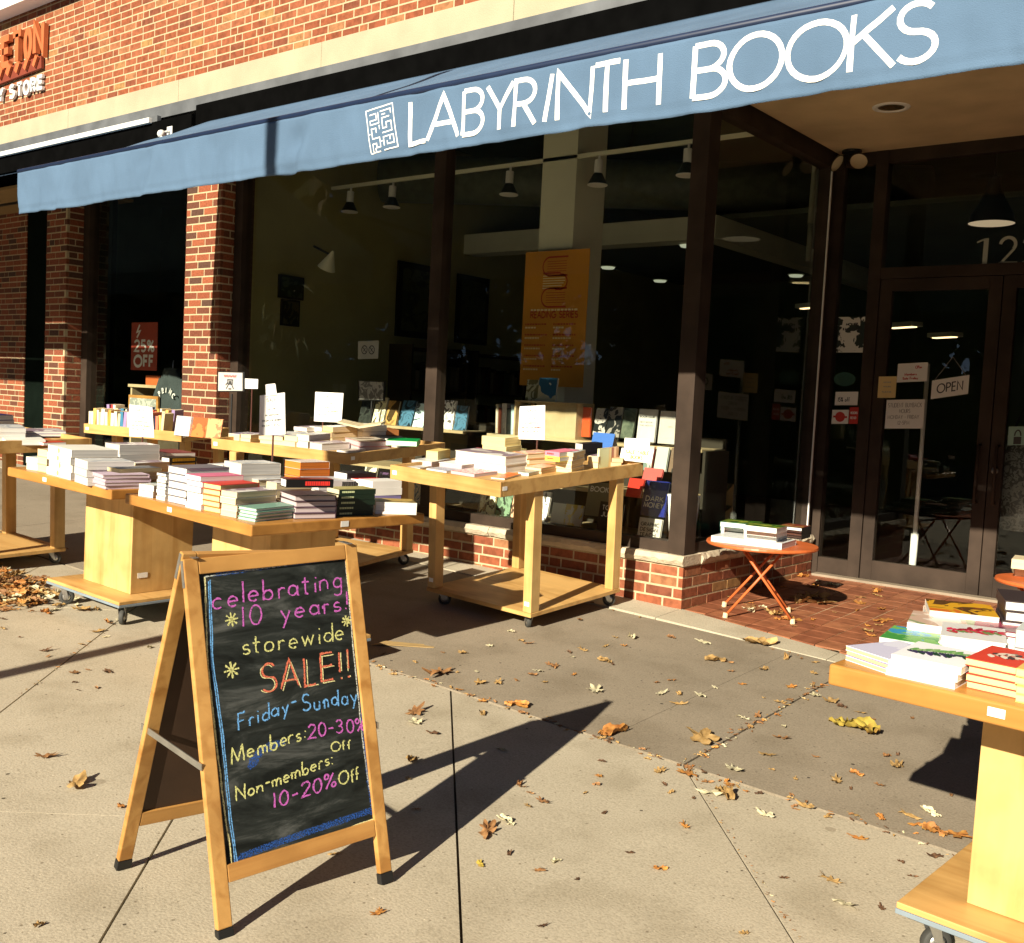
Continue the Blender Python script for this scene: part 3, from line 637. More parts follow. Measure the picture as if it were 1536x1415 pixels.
for r_ in (('E',55,64,112,135),('R',45,54,116,139),('O',34,44,120,143),('T',24,33,123,146),('S',13,22,126,149),('Y',-4,5,131,154)): letters([r_], M_WHL, .036, .03).build('white_letter', M_WHL, WS)
mb = MB()
a0, a1, b0, b1 = onY(66, 85, YW), onY(66, 103, YW), onY(-30, 117, YW), onY(-30, 140, YW)
mb.hexa([(b1.x, YW, b1.z), (a1.x, YW, a1.z), (a0.x, YW, a0.z), (b0.x, YW, b0.z)], [(b1.x, YW-.03, b1.z), (a1.x, YW-.03, a1.z), (a0.x, YW-.03, a0.z), (b0.x, YW-.03, b0.z)]); mb.build('bar', M_SGB, WS)
mb = MB()
for k in range(7):
    x = a0.x-.02-k*.2; z0, z1 = a1.z+.03, a0.z-.0
    mb = MB(); ribbon(mb, [(x-.03, z1), (x-.10, z0)], .055+.008*k, lambda s, t, h=0: Vector((s, YW-.032-h, t)), .03); mb.build('stripe', M_ORL, WS)

# ------------------------------------------------------------------ chalkboard
M_SLATE_, n_, b_, N_, L_ = nodes('chalkboard'); M_SLATE = M_SLATE_
b_.inputs['Roughness'].default_value = .75; b_.inputs['Specular IOR Level'].default_value = .15
tc_ = N_('ShaderNodeTexCoord'); mp_ = N_('ShaderNodeMapping'); mp_.inputs['Rotation'].default_value = (0, 0, .9); mp_.inputs['Scale'].default_value = (3, 11, 1); L_(tc_.outputs['Object'], mp_.inputs[0])
nz_ = N_('ShaderNodeTexNoise'); nz_.inputs['Scale'].default_value = 1.2; nz_.inputs['Detail'].default_value = 9; nz_.inputs['Roughness'].default_value = .7; nz_.inputs['Distortion'].default_value = .6; L_(mp_.outputs[0], nz_.inputs[0])
r_ = ramp(N_, [(.4, (.006, .0078, .0068)), (.53, (.02, .024, .022)), (.66, (.075, .08, .076)), (.8, (.13, .135, .13))]); L_(nz_.outputs[0], r_.inputs[0]); L_(r_.outputs[0], b_.inputs['Base Color'])
MA = stand(-2.3363, 1.8673, -.1571, .0262, .0174)
AF = thing('chalkboard_sign', 'wooden folding chalkboard with a storewide sale written in coloured chalk', 'chalkboard', MA)
W, SP, HH = .5365, .5118, .9402
def panel(side):    # side +1 faces away from the left edge of the picture
    foot = Vector((side*SP/2, 0 if side > 0 else -.07, 0)); top = Vector((side*.014, 0, HH))
    up = (top-foot).normalized(); wv = Vector((0, 1, 0)) if side > 0 else Vector((0, -1, 0)); wv = (wv-up*wv.dot(up)).normalized(); nn = wv.cross(up)
    return frameM(foot, wv, up, nn), (top-foot).length
for side in (1, -1):
    PM, Lp = panel(side)
    fr = MB()
    for s in (-1, 1):
        x0_, x1_ = (s*W/2-.041, s*W/2) if s > 0 else (s*W/2, s*W/2+.041)
        m2 = MB(); m2.box(x0_, x1_, .028, Lp, -.02, .0); m2.build('side_rail', M_PINE, AF, PM @ Matrix(((1,0,0,0),(0,1,0,0),(0,0,1,0),(0,0,0,1))), bevel=.003)
        m3 = MB(); m3.box(x0_-.0008, x1_+.0008, -.002, .0275, -.0212, .0012); m3.build('foot', M_BLACK, AF, PM, bevel=.002)
    m2 = MB(); m2.box(-W/2+.0415, W/2-.0415, Lp-.043, Lp-.001, -.0195, -.0005); m2.build('top_rail', M_OAK, AF, PM, bevel=.002)
    m2 = MB(); m2.box(-W/2+.0415, W/2-.0415, .135, .18, -.0195, -.0005); m2.build('bottom_rail', M_OAK, AF, PM, bevel=.002)
    m2 = MB(); m2.box(-W/2+.040, W/2-.040, .176, Lp-.04, -.013, -.008); bd = m2.build('board', M_SLATE if side > 0 else pm('brown_hardboard', (.055, .028, .014), .7, .2, 6), AF, PM)
    sg = -1 if side > 0 else 1; m2 = MB(); m2.box(min(sg*W/2, sg*(W/2+.0018)), max(sg*W/2, sg*(W/2+.0018)), Lp-.075, Lp-.004, -.0165, -.0035); m2.box(min(sg*W/2, sg*(W/2+.003)), max(sg*W/2, sg*(W/2+.003)), Lp-.068, Lp-.060, -.013, -.007); m2.build('hinge_plate', M_STEEL, AF, PM)
    if side > 0: PF, LF, BD = PM, Lp, bd
for s in (-1, 1):       # hinges over the top and folding stays
    m2 = MB(); y = s*(W/2-.03)
    m2.box(-.024, .024, y-.009, y+.009, HH+.001, HH+.0035)
    m2.build('hinge', M_STEEL, AF, bevel=.001)
    m2 = MB(); y = s*(W/2+.003); m2.hexa([(-.155, y-.03, .44), (.15, y, .415), (.15, y, .433), (-.155, y-.03, .458)], [(-.155, y-.03+s*.003, .44), (.15, y+s*.003, .415), (.15, y+s*.003, .433), (-.155, y-.03+s*.003, .458)])
    m2.build('stay', M_STEEL, AF)
# chalk: every line is placed on the board itself
WP = MA @ PF; bo = WP @ Vector((0, 0, -.0075)); bu, bv, bn = (WP.to_3x3() @ Vector(a) for a in ((1, 0, 0), (0, 1, 0), (0, 0, 1)))
def bst(x, y):
    q = onP(140+x/2.228, 780+y/2.228, bo, bn)-bo; return q.dot(bu), q.dot(bv)
PB = lambda s, t, h=0: Vector((s, t, -.0074+h))
CH = {k: chalkmat('chalk_'+k, c, th) for k, c, th in (('magenta', (.52, .13, .47), .4), ('yellow', (.62, .62, .25), .42), ('red', (.66, .17, .1), .41), ('blue', (.16, .4, .75), .42), ('cream', (.72, .68, .35), .4), ('white', (.6, .65, .6), .46), ('navy', (.03, .09, .32), .5), ('pink', (.6, .3, .4), .6))}
def chalk(txt, a, b, hz, col, wd=.0062, gap=.22, slant=.05):
    (s0, t0), (s1, t1) = bst(*a), bst(*b); mb = MB(); h = hz
    wd *= .68; ss, Wt = strokes(txt, gap); kx = math.hypot(s1-s0, t1-t0)/Wt; sl = (t1-t0)/(s1-s0)
    for st in ss:
        jx, jy = random.uniform(-.05, .05), random.uniform(-.06, .06)
        q = resample([(s0+(x+jx+slant*y)*kx, t0+(y+jy)*h+x*kx*sl) for x, y in st], .004)
        q = [(x+.0009*noise.noise(Vector((x*60, y*60, 1))), y+.0009*noise.noise(Vector((x*60, y*60, 9)))) for x, y in q]
        ribbon(mb, q, wd, PB, jit=1.1)
        ribbon(mb, [(x+.0013, y-.001) for x, y in q], wd*.6, lambda s, t, h=0: Vector((s, t, -.0071)), jit=.6)
    o = mb.build('chalk_writing', CH[col], BD); o.matrix_basis = Matrix(); return o
H1 = .066
chalk('celebrating', (402, 296), (828, 226), .056, 'magenta'); chalk('10 years!', (500, 356), (848, 298), .052, 'magenta')
chalk('storewide', (497, 455), (838, 397), .052, 'yellow', .0055); chalk('SALE!!', (560, 583), (855, 525), .076, 'red', .0075); chalk('SALE!!', (562, 585), (857, 527), .074, 'cream', .003)
chalk('Friday-', (484, 700), (680, 632), .042, 'blue', .0058); chalk('Sunday', (702, 640), (880, 608), .045, 'blue', .0058)
chalk('Members:', (462, 815), (708, 730), .041, 'yellow', .0058); chalk('20-30%', (720, 728), (906, 703), .036, 'magenta', .006); chalk('Off', (795, 776), (858, 765), .025, 'yellow', .005)
chalk('Non-members:', (478, 938), (797, 816), .036, 'yellow', .0055); chalk('10-20%', (603, 964), (808, 888), .037, 'magenta', .0065); chalk('Off', (822, 888), (888, 868), .035, 'yellow', .0058)
for cx, cy, rr in ((462, 333, .019), (846, 338, .016), (462, 502, .022)):
    mb = MB(); s, t = bst(cx, cy)
    for a in (5, 50, 95, 140): ribbon(mb, resample([(s-rr*_c(math.radians(a)), t-rr*_s(math.radians(a))), (s+rr*_c(math.radians(a)), t+rr*_s(math.radians(a)))], .004), .0045, PB, jit=.9)
    mb.build('chalk_star', CH['yellow'], BD)
def loop(pts, col, wd, name='chalk_border', n=1, off=.004):
    mb = MB()
    for k in range(n):
        q = []
        for x, y in resample([bst(*p) for p in pts], .006): q.append((x+off*k+.0016*noise.noise(Vector((x*20, y*20, k*3))), y+off*k*.6+.0016*noise.noise(Vector((x*20, y*20, 7+k*3)))))
        ribbon(mb, q, wd, lambda s, t, h=0: Vector((s, t, -.0076+k*.00012)), jit=.7)
    mb.build(name, CH[col], BD)
loop([(385, 205), (395, 480), (428, 720), (455, 1000), (475, 1150)], 'blue', .003, n=2, off=.005)
loop([(470, 1140), (700, 1056), (925, 978)], 'navy', .007, n=3, off=.009)
loop([(400, 187), (600, 155), (840, 128)], 'navy', .008, n=2, off=.009); loop([(860, 150), (880, 420), (905, 760), (930, 985)], 'navy', .005, n=2)
loop([(372, 190), (560, 162), (842, 126), (868, 420), (902, 760), (938, 990)], 'white', .004)
loop([(372, 190), (382, 480), (418, 800), (465, 1172), (560, 1135), (700, 1085), (935, 1000)], 'cream', .0045)
loop([(650, 1120), (770, 1075)], 'pink', .012); loop([(520, 830), (560, 770), (640, 740)], 'navy', .02)

# ------------------------------------------------------------------ tables
def sticker(par, M, wv=.035, hv=.02):
    m = MB(); m.box(-wv/2, wv/2, -.0012, 0, -hv/2, hv/2); m.build('sticker', M_PAPER, par, M)
def caster(par, x, y, top, r=.036, ang=.6):
    c = MB(); R_ = RZ(ang); m = T(x, y, 0) @ R_
    c.box(-.03, .03, -.025, .025, top-.006, top-.0005, m); 
    for s in (-1, 1): c.hexa([m @ Vector(p) for p in ((-.018, s*.017, top-.006), (.02, s*.017, top-.006), (.034, s*.017, r-.008), (.016, s*.017, r-.008))], [m @ Vector(p) for p in ((-.018, s*.020, top-.006), (.02, s*.020, top-.006), (.034, s*.020, r-.008), (.016, s*.020, r-.008))])
    o = c.build('caster', M_STEEL, par)
    wm = m @ T(.022, 0, r) @ RX(math.pi/2)
    t = MB(); t.lathe([(r*.62, -.012), (r*.95, -.012), (r, -.007), (r, .007), (r*.95, .012), (r*.62, .012)], wm, 20); t.build('tyre', M_TYRE, o, smooth=True)
    h = MB(); h.lathe([(0, -.0125), (r*.3, -.0135), (r*.62, -.010), (r*.62, .010), (r*.3, .0135), (0, .0125)], wm, 16); h.build('hub', M_STEEL, o, smooth=True)
def pedestal_table(M, label, k=1, th=.051, bl=.757, bw=.674):
    t = thing('display_table', label, 'table', M, 'wooden book tables on casters')
    L, Wd, h, pL, pW, bh, bt = 1.081, 1.001, .768*k, .486, .382, .145*k, .032
    m = MB(); m.box(-L/2, L/2, -Wd/2, Wd/2, h-th, h); m.build('table_top', M_OAKX, t, bevel=.007, seg=3)
    m = MB(); m.box(-pL/2, pL/2, -pW/2, pW/2, bh+.001, h-th-.001); p = m.build('pedestal', M_BIRCH, t, bevel=.002); sticker(p, T(pL/2+.0015, -pW/2+.07, bh+.1) @ RZ(math.pi/2), .06, .028)
    m = MB(); m.box(-bl/2, bl/2, -bw/2, bw/2, bh-bt*.55, bh); m.build('platform', M_BIRCHX, t, bevel=.002)
    m = MB(); m.box(-bl/2-.002, bl/2+.002, -bw/2-.002, bw/2+.002, bh-bt, bh-bt*.55-.0005); m.build('edge_strip', M_RUBBER, t, bevel=.002)
    for sx in (-1, 1):
        for sy in (-1, 1): caster(t, sx*(bl/2-.07), sy*(bw/2-.06), bh-bt, .042, .9 if sx*sy > 0 else 2.3)
    sticker(t, T(-.12, -Wd/2-.0005, h-th*.45), .04, .022); sticker(t, T(L/2+.0005, .0, h-th*.45) @ RZ(math.pi/2), .045, .026)
    return M, h
M_OAKX = woodmat('oak_slab', (.5, .235, .055), (.36, .155, .032), 0, .4, 4)
def leg_table(M, label, L, Wd, h, th, sL, sW, sh=.11, ox=0, oy=0, leg=.075):
    t = thing('tray_table', label, 'table', M, 'wooden book tables on casters')
    m = MB(); b = .02; x0, x1, y0, y1 = ox-L/2, ox+L/2, oy-Wd/2, oy+Wd/2
    m.box(x0, x1, y0, y0+b, h-th, h); m.box(x0, x1, y1-b, y1, h-th, h); m.box(x0, x0+b, y0+b+.0004, y1-b-.0004, h-th, h); m.box(x1-b, x1, y0+b+.0004, y1-b-.0004, h-th, h)
    m.box(x0+b+.0004, x1-b-.0004, y0+b+.0004, y1-b-.0004, h-.05, h-.03); m.build('tray', M_BIRCHX, t, bevel=.003)
    for sx in (-1, 1):
        for sy in (-1, 1):
            m = MB(); a, c = sx*sL/2, sy*sW/2; m.box(min(a, a-sx*leg*.8), max(a, a-sx*leg*.8), min(c, c-sy*leg), max(c, c-sy*leg), sh+.0005, h-th-.0005 if not (x0+b < a < x1-b and y0+b < c < y1-b) else h-.0505)
            lg = m.build('leg', M_BIRCH, t, bevel=.003)
            if sy < 0: sticker(lg, T(a-sx*.03, c-.0005, sh+.05), .035, .025)
            caster(t, sx*(sL/2-.06), sy*(sW/2-.06), sh-.024, .04, .7 if sx*sy > 0 else 2.5)
    m = MB(); m.box(-sL/2-.004, sL/2+.004, -sW/2-.004, sW/2+.004, sh-.024, sh); m.build('shelf', M_BIRCHX, t, bevel=.002)
    sticker(t, T(x1+.0005, y0+.035, h-th*.45) @ RZ(math.pi/2), .035, .022); sticker(t, T(x0+.04, y0-.0005, h-th*.5), .035, .025)
    return M, h-.03
TB = {}
TB['L'] = pedestal_table(stand(-5.372, 3.303, .005), 'pedestal book table with white paperbacks beside the leaf heap')
TB['C'] = pedestal_table(stand(-4.13, 3.272, -.054), 'pedestal book table directly behind the chalkboard')
TB['R'] = pedestal_table(stand(-.461, 3.106, -.062, .006, .009), 'pedestal book table of botanical covers in the right foreground', 1.028, .056, .754, .661)
TB['S'] = leg_table(stand(-3.927, 5.069, -.032, .065), 'four legged tray table with an open lower shelf close to the entrance', .861, 1.35, .886, .083, .824, .862, .11, -.009, -.055)
TB['M'] = leg_table(stand(-5.469, 4.788, .156, .05), 'four legged tray table holding a green book, behind the middle pedestal table', 1.166, 1.051, .898, .07, .738, 1.058, .11, .025, .021)
TB['P'] = leg_table(stand(-8.054, 5.241, .272, .05), 'four legged tray table of upright books against the brick pilaster', 1.046, .6, .775, .08, .8, .5, .11, 0, -.14)
TB['F'] = leg_table(stand(-7.06, 3.14, 0, .03), 'four legged tray table of magazines cut off by the left picture edge', .95, 1.43, .862, .08, .74, .87, .11, .085, -.2)

# ------------------------------------------------------------------ books
def cm(c, name=None):
    return pm('cover_%02x%02x%02x' % tuple(c), lin(c), .42, .06, 6)
WH, CR, BLK = (235, 232, 224), (226, 200, 140), (22, 20, 20)
PG = {'w': pagemat('white_pages', (.82, .8, .74)), 'c': pagemat('cream_pages', (.72, .6, .38)), 'y': pagemat('yellow_pages', (.8, .66, .3)), 'g': pagemat('grey_pages', (.6, .58, .54)), 'm': pagemat('mauve_pages', (.55, .46, .46)), 't': pagemat('tan_pages', (.6, .46, .28)), 'o': pagemat('orange_pages', (.75, .22, .04))}
ORD = ['topmost', 'second from top', 'third from top', 'fourth from top', 'fifth from top', 'sixth from top', 'seventh from top', 'eighth from top']
LABELS = set()
def book(M, w_, d_, t_, cov, page='w', spine='-x', hard=False, art=None, label=None, group=None, title=None, name='book'):
    """M: centre of the underside; w_ along x, d_ along y"""
    c = .0028 if hard else .0019; ov = .0035 if hard else .0006
    m = MB(); X, Y = w_/2, d_/2
    m.box(-X, X, -Y, Y, 0, c); m.box(-X, X, -Y, Y, t_-c, t_, mtop=1)
    if spine == '-x': m.box(-X, -X+c, -Y, Y, c, t_-c); m.v; 
    if spine == '+x': m.box(X-c, X, -Y, Y, c, t_-c)
    if spine == '-y': m.box(-X, X, -Y, -Y+c, c, t_-c)
    if spine == '+y': m.box(-X, X, Y-c, Y, c, t_-c)
    o = m.build(name, [cov, art or cov], None, M)
    p = MB(); e = {'-x': (c+.0003, ov, ov, ov), '+x': (ov, c+.0003, ov, ov), '-y': (ov, ov, c+.0003, ov), '+y': (ov, ov, ov, c+.0003)}[spine]
    p.box(-X+e[0], X-e[1], -Y+e[2], Y-e[3], c+.0002, t_-c-.0002); p.build('pages', PG[page], o)
    if title:      # bars of lettering on the spine
        mt, f0, f1, hh = title; q = MB()
        if spine in '+x-x':
            sx = X+.0004 if spine == '+x' else -X-.0004; y = -Y+f0*d_
            while y < -Y+f1*d_: l = random.uniform(.006, .012); q.box(sx-.0003, sx+.0003, y, y+l*.8, t_*(.5-hh/2), t_*(.5+hh/2)); y += l
        else:
            x = -X+f0*w_; sy = -Y-.0004 if spine == '-y' else Y+.0004
            while x < -X+f1*w_: l = random.uniform(.006, .012); q.box(x, x+l*.8, sy-.0003, sy+.0003, t_*(.5-hh/2), t_*(.5+hh/2)); x += l
        q.build('spine_title', mt, o)
    n = label
    tag(o, n, 'book', group); LABELS.add(n); return o
def local(TM, h, px, py):
    M = TM; o, n = M @ Vector((0, 0, h)), (M.to_3x3() @ Vector((0, 0, 1))).normalized()
    return M.inverted() @ onP(px, py, o, n)
def st(tb, A, B, hpx, d, n, desc, where, cov=WH, page='w', spine='+y', hard=False, art=None, title=None, group=None, rot=None, jit=.006, dz=0, arts=None):
    """A, B: base of the face turned to the street (left, right); n books in hpx pixels"""
    TM, h = TB[tb]; h += dz
    a, b = local(TM, h, *A), local(TM, h, *B); W_ = max(.07, math.hypot(b.x-a.x, b.y-a.y)); r = math.atan2(b.y-a.y, b.x-a.x) if rot is None else rot
    H_ = hpx*depth(TM @ a)/F; t = H_/n
    if art is None and not isinstance(cov, list) and min(cov) > 120 and random.random() < .75: art = random.choice(PALE)
    u = Vector((_c(r), _s(r), 0)); v = Vector((-_s(r), _c(r), 0)); cpt = a+u*(W_/2)+v*(d/2)
    res = []
    for k in range(n):
        jx, jy, jr = random.uniform(-jit, jit), random.uniform(-jit, jit), random.uniform(-.02, .02)*(jit/.005)
        if k == 0: jr *= .3
        M = TM @ T(cpt.x+jx, cpt.y+jy, h+k*t+.0002*k) @ RZ(r+jr)
        o_ = 'bottom' if k == 0 else ORD[n-1-k]
        lab = f'{desc} {where}' if n == 1 else f'{o_} {desc} {where}'
        cv = cm(cov[k % len(cov)]) if isinstance(cov, list) else cm(random.choice(((235, 232, 224), (206, 200, 192), (176, 170, 168), (222, 208, 182), (140, 132, 130)))) if cov == WH and n > 1 else cm(cov)
        res.append(book(M, W_, d, t*.985, cv, page, spine, hard, art if k == n-1 else None, lab, group or ('book stack '+where), title))
    return res
A_ = lambda *c: [lin(x) for x in c]
PALE = [artmat('pale_cover_%d' % i, A_(*c), s_, i*2.3, .8) for i, (c, s_) in enumerate(((((214, 212, 206), (176, 180, 184), (226, 224, 216)), 6), (((222, 214, 200), (186, 150, 120), (230, 224, 212)), 5), (((206, 210, 206), (120, 140, 130), (224, 224, 218)), 7), (((226, 222, 214), (150, 130, 140), (214, 206, 196)), 5), (((200, 190, 170), (110, 90, 70), (216, 208, 190)), 6)))]
z1 = lambda x, y: (20+x/6.4, 640+y/6.4); z2 = lambda x, y: (190+x/6.4, 655+y/6.4); z3 = lambda x, y: (400+x/6.4, 655+y/6.4)
z4 = lambda x, y: (310+x/8.085, 570+y/8.085); z5 = lambda x, y: (480+x/7.68, 600+y/7.68); z6 = lambda x, y: (575+x/7.314, 640+y/7.314); z7 = lambda x, y: (770+x/6.98, 640+y/6.98); z8 = lambda x, y: (1220+x/4.861, 900+y/4.861); z9 = lambda x, y: (110+x/4.955, 590+y/4.955)
# left pedestal table
Lw = 'on the left pedestal table'
st('L', z1(112, 408), z1(226, 424), 19, .17, 2, 'small white book', 'at the far left corner of the left pedestal table')
st('L', z1(232, 428), z1(322, 446), 34, .2, 3, 'pale cream paperback', 'second along the street edge of the left table', CR, 'c')
st('L', z1(328, 452), z1(560, 516), 44, .25, 4, 'white paperback with yellow spine discs', Lw, (240, 236, 222), 'g', '-y')
st('L', z1(590, 530), z1(716, 572), 36, .24, 3, 'thick white paperback', 'beside the disc spined books', WH, 'g')
st('L', z1(735, 560), z1(872, 603), 21, .24, 4, 'thin mauve edged hardcover', 'at the right corner of the left table', (190, 170, 186), 'm', '+y', True)
st('L', z1(1040, 500), z1(1172, 520), 26, .24, 2, 'cream paperback', 'behind the mauve edged hardcovers', CR, 'c')
st('L', z1(880, 420), z1(1020, 450), 42, .25, 3, 'big white softcover', 'below the white sale sheet', WH, 'g')
b = st('L', z1(905, 425), z1(1030, 447), 6, .24, 1, 'curled cream softcover lying on top', 'of the big white softcovers', CR, 'c', dz=.105)
M_YS = pm('gold_letter', lin((214, 176, 40)), .5, .1, 9)
st('L', (239, 715), (252, 717), 30, .2, 4, 'gold banded dark hardcover', 'at the back right of the left table', (40, 36, 30), 'w', '+x', True, title=(M_YS, .12, .92, .6))
st('L', (218, 700), (250, 706), 26, .2, 3, 'dull mauve paperback', 'at the far back edge of the left table', [(150, 130, 140), (215, 200, 190), (130, 60, 60)], 'w')
# middle pedestal table
Cw = 'the middle table'
st('C', z2(112, 572), z2(252, 594), 19, .14, 2, 'small white book', 'at the left corner of the middle table')
st('C', z2(285, 598), z2(368, 616), 40, .2, 8, 'thin dark lined book', 'second from the left on the middle table', [(232, 230, 226), (80, 76, 76)], 'w', '+y')
st('C', z2(378, 625), z2(556, 664), 55, .24, 5, 'slate boarded hardcover', 'third from the left on the middle table', (112, 110, 118), 'w', '+y', True)
st('C', z2(566, 676), z2(716, 710), 50, .23, 6, 'white paperback with magenta edge', 'beside the slate boards', [WH, WH, WH, (225, 200, 205), (206, 92, 130), (220, 120, 150)], 'w')
st('C', z2(722, 712), z2(884, 744), 43, .23, 5, 'yellow paged book in red boards', 'at the centre of the middle table', [(226, 120, 60), (226, 120, 60), (214, 110, 55), (226, 120, 60), (206, 62, 48)], 'y', '+y', True)
st('C', z2(905, 752), z2(1056, 780), 38, .24, 4, 'blank white book', 'right of the red boards', WH, 'c', '+y')
st('C', z2(1068, 792), z2(1238, 824), 20, .25, 4, 'thin sea green book', 'at the front corner of the middle table', (120, 158, 140), 'w', '+y', True)
st('C', z3(118, 735), z3(268, 793), 34, .2, 4, 'hardcover with mauve page edges', 'behind the sea green edged books', [(70, 52, 62), (120, 96, 110), (86, 66, 78), (70, 50, 52)], 'm', '+y', True)
M_CRS = pm('cream_spine', lin((214, 190, 130)), .6, .08, 9)
st('C', z3(560, 735), z3(680, 768), 40, .2, 5, 'black green spined paperback', 'near the right end of the middle table', (24, 40, 28), 'c', '+x', False, artmat('field_cover', A_((196, 182, 120), (160, 150, 90)), 14), title=(pm('pale_letter', lin((190, 200, 150)), .6, .1, 9), .08, .42, .35))
st('C', z3(1010, 700), z3(1050, 742), 18, .2, 1, 'thick white book with olive photo cover', 'at the right corner of the middle table', (228, 224, 210), 'w', '+y', art=artmat('olive_cover', A_((186, 156, 84), (120, 104, 60), (202, 178, 110)), 7, 2))
st('C', z3(318, 560), z3(498, 610), 28, .22, 2, 'large hardcover in a grey jacket', 'behind the mauve edged hardcovers of the middle table', (176, 172, 172), 'w', '+x', True, title=(M_BLACK, .62, .98, .8))
st('C', z3(880, 610), z3(1018, 640), 32, .19, 3, 'white book with rounded spine', 'at the back right of the middle table', [(130, 120, 170), WH, WH], 'w', '+x')
st('C', z3(160, 500), z3(305, 530), 44, .2, 4, 'orange edged paperback', 'under the red lettered book', [(206, 92, 40), (222, 206, 196)], 'o', '+y')
M_RL = pm('red_letter', lin((214, 52, 44)), .5, .1, 9)
st('C', z3(120, 470), z3(178, 490), 13, .22, 1, 'black hardcover with red spine lettering', 'on top of the orange edged books', (16, 14, 14), 'w', '+x', True, artmat('maroon_cover', A_((110, 30, 22), (150, 52, 30), (70, 20, 18)), 8, 1), title=(M_RL, .4, .92, .5), dz=.155)
st('C', z2(925, 560), z2(1085, 600), 52, .23, 3, 'very thick white book', 'at the middle of the back row', WH, 'g', '+y')
st('C', z2(1110, 580), z2(1262, 610), 30, .24, 3, 'white book with cream pages', 'behind the blank white books', (210, 206, 196), 'c', '+y', True)
st('C', z2(1330, 640), z2(1432, 662), 34, .21, 3, 'plain white book with grey pages', 'between the blank and mauve books', WH, 'c')
st('C', z2(430, 520), z2(470, 530), 32, .2, 3, 'thin black hardcover', 'at the back left of the middle table', (20, 18, 18), 'w', '+x', True)
st('C', z2(765, 500), z2(915, 520), 38, .2, 3, 'red striped white book', 'beside the very thick white books', [(200, 90, 70), WH, WH], 'w')
st('C', z3(640, 560), z3(760, 585), 36, .2, 3, 'black and grey paperback', 'at the far edge of the middle table', [(40, 38, 42), (150, 146, 140), (30, 28, 34)], 'w', '+x')
st('C', z3(700, 570), z3(920, 600), 29, .16, 2, 'bright red paperback', 'at the far right of the back row', (196, 40, 32), 'w')
# rear tray table behind the middle one
st('M', z4(640, 775), z4(930, 800), 13, .22, 2, 'cream paperback', 'along the street rim of the rear tray', CR, 'c')
st('M', z4(270, 735), z4(405, 750), 11, .18, 1, 'blue and white paperback', 'at the far left of the rear tray', (210, 208, 214), 'c', art=artmat('blueprint', A_((60, 66, 150), (214, 200, 170)), 12, 3))
st('M', z4(415, 752), z4(535, 765), 12, .2, 2, 'pale yellow book', 'second from the left in the rear tray', (238, 214, 150), 'c')
st('M', z4(930, 800), z4(1085, 818), 16, .2, 2, 'yellowish paperback', 'behind the sheet pole of the rear tray', (240, 216, 152), 'c')
st('M', z4(1090, 815), z4(1240, 832), 20, .22, 2, 'tall stacked cream book', 'at the middle of the rear tray', (240, 222, 170), 'g')
st('M', z4(1245, 835), z4(1400, 862), 11, .22, 1, 'grey hardcover', 'near the front corner of the rear tray', (170, 164, 168), 'g', '+y', True)
st('M', z5(190, 610), z5(330, 625), 4, .18, 1, 'flat white softcover', 'at the front corner of the rear tray', (222, 210, 200), 'w')
st('M', z5(285, 545), z5(455, 600), 15, .22, 2, 'pink edged hardcover', 'close to the front corner of the rear tray', (196, 140, 140), 'm', '+y', True)
st('M', z5(750, 520), z5(895, 552), 10, .17, 1, 'white book under the bright green book', 'of the rear tray', WH, 'w')
gb = st('M', z5(760, 525), z5(1010, 560), 8, .2, 1, 'bright green book lying askew', 'at the right rim of the rear tray', (10, 150, 72), 'w', '+x', False, rot=.5, dz=.045)
st('M', z5(20, 480), z5(140, 500), 24, .24, 3, 'tan paged hardcover', 'right of the tall cream books', (206, 184, 130), 't', '+y')
st('M', z5(370, 470), z5(492, 500), 26, .18, 3, 'white softcover', 'beneath the open book', WH, 'w')
st('M', z5(495, 440), z5(600, 470), 16, .2, 1, 'brown cloth book', 'beside the open book', (150, 96, 52), 't', '+x', True)
st('M', z5(570, 500), z5(660, 520), 12, .2, 1, 'black hardcover', 'behind the pink edged hardcovers', (30, 30, 34), 't', '+x', True)
st('M', z4(1050, 660), z4(1210, 680), 12, .2, 2, 'white cased book', 'at the back of the rear tray', WH, 'w')
st('M', z4(1240, 665), z4(1420, 690), 13, .2, 2, 'white boxed book', 'under the right sale sheet of the rear tray', WH, 'w')
st('M', z4(960, 735), z4(1210, 740), 10, .2, 1, 'tan softcover', 'in the middle row of the rear tray', (214, 190, 140), 't')
st('M', z4(1225, 740), z4(1480, 755), 11, .2, 1, 'long tan hardcover', 'under the tall cream books row', (220, 190, 120), 't', '+y', True)
# open book: two leaning halves
TM, h = TB['M']; a = local(TM, h+.10, *z5(480, 340))
ob = thing('open_book', 'open book lying face up on the white softcovers of the rear tray', 'book', TM @ T(a.x, a.y, h+.115) @ RZ(.5))
for s in (-1, 1):
    m = MB(); m.hexa([(0, -.11, 0), (s*.15, -.11, .03), (s*.15, .11, .03), (0, .11, 0)], [(0, -.11, .014), (s*.148, -.11, .042), (s*.148, .11, .042), (0, .11, .014)]); m.build('page_half', PG['c'], ob)
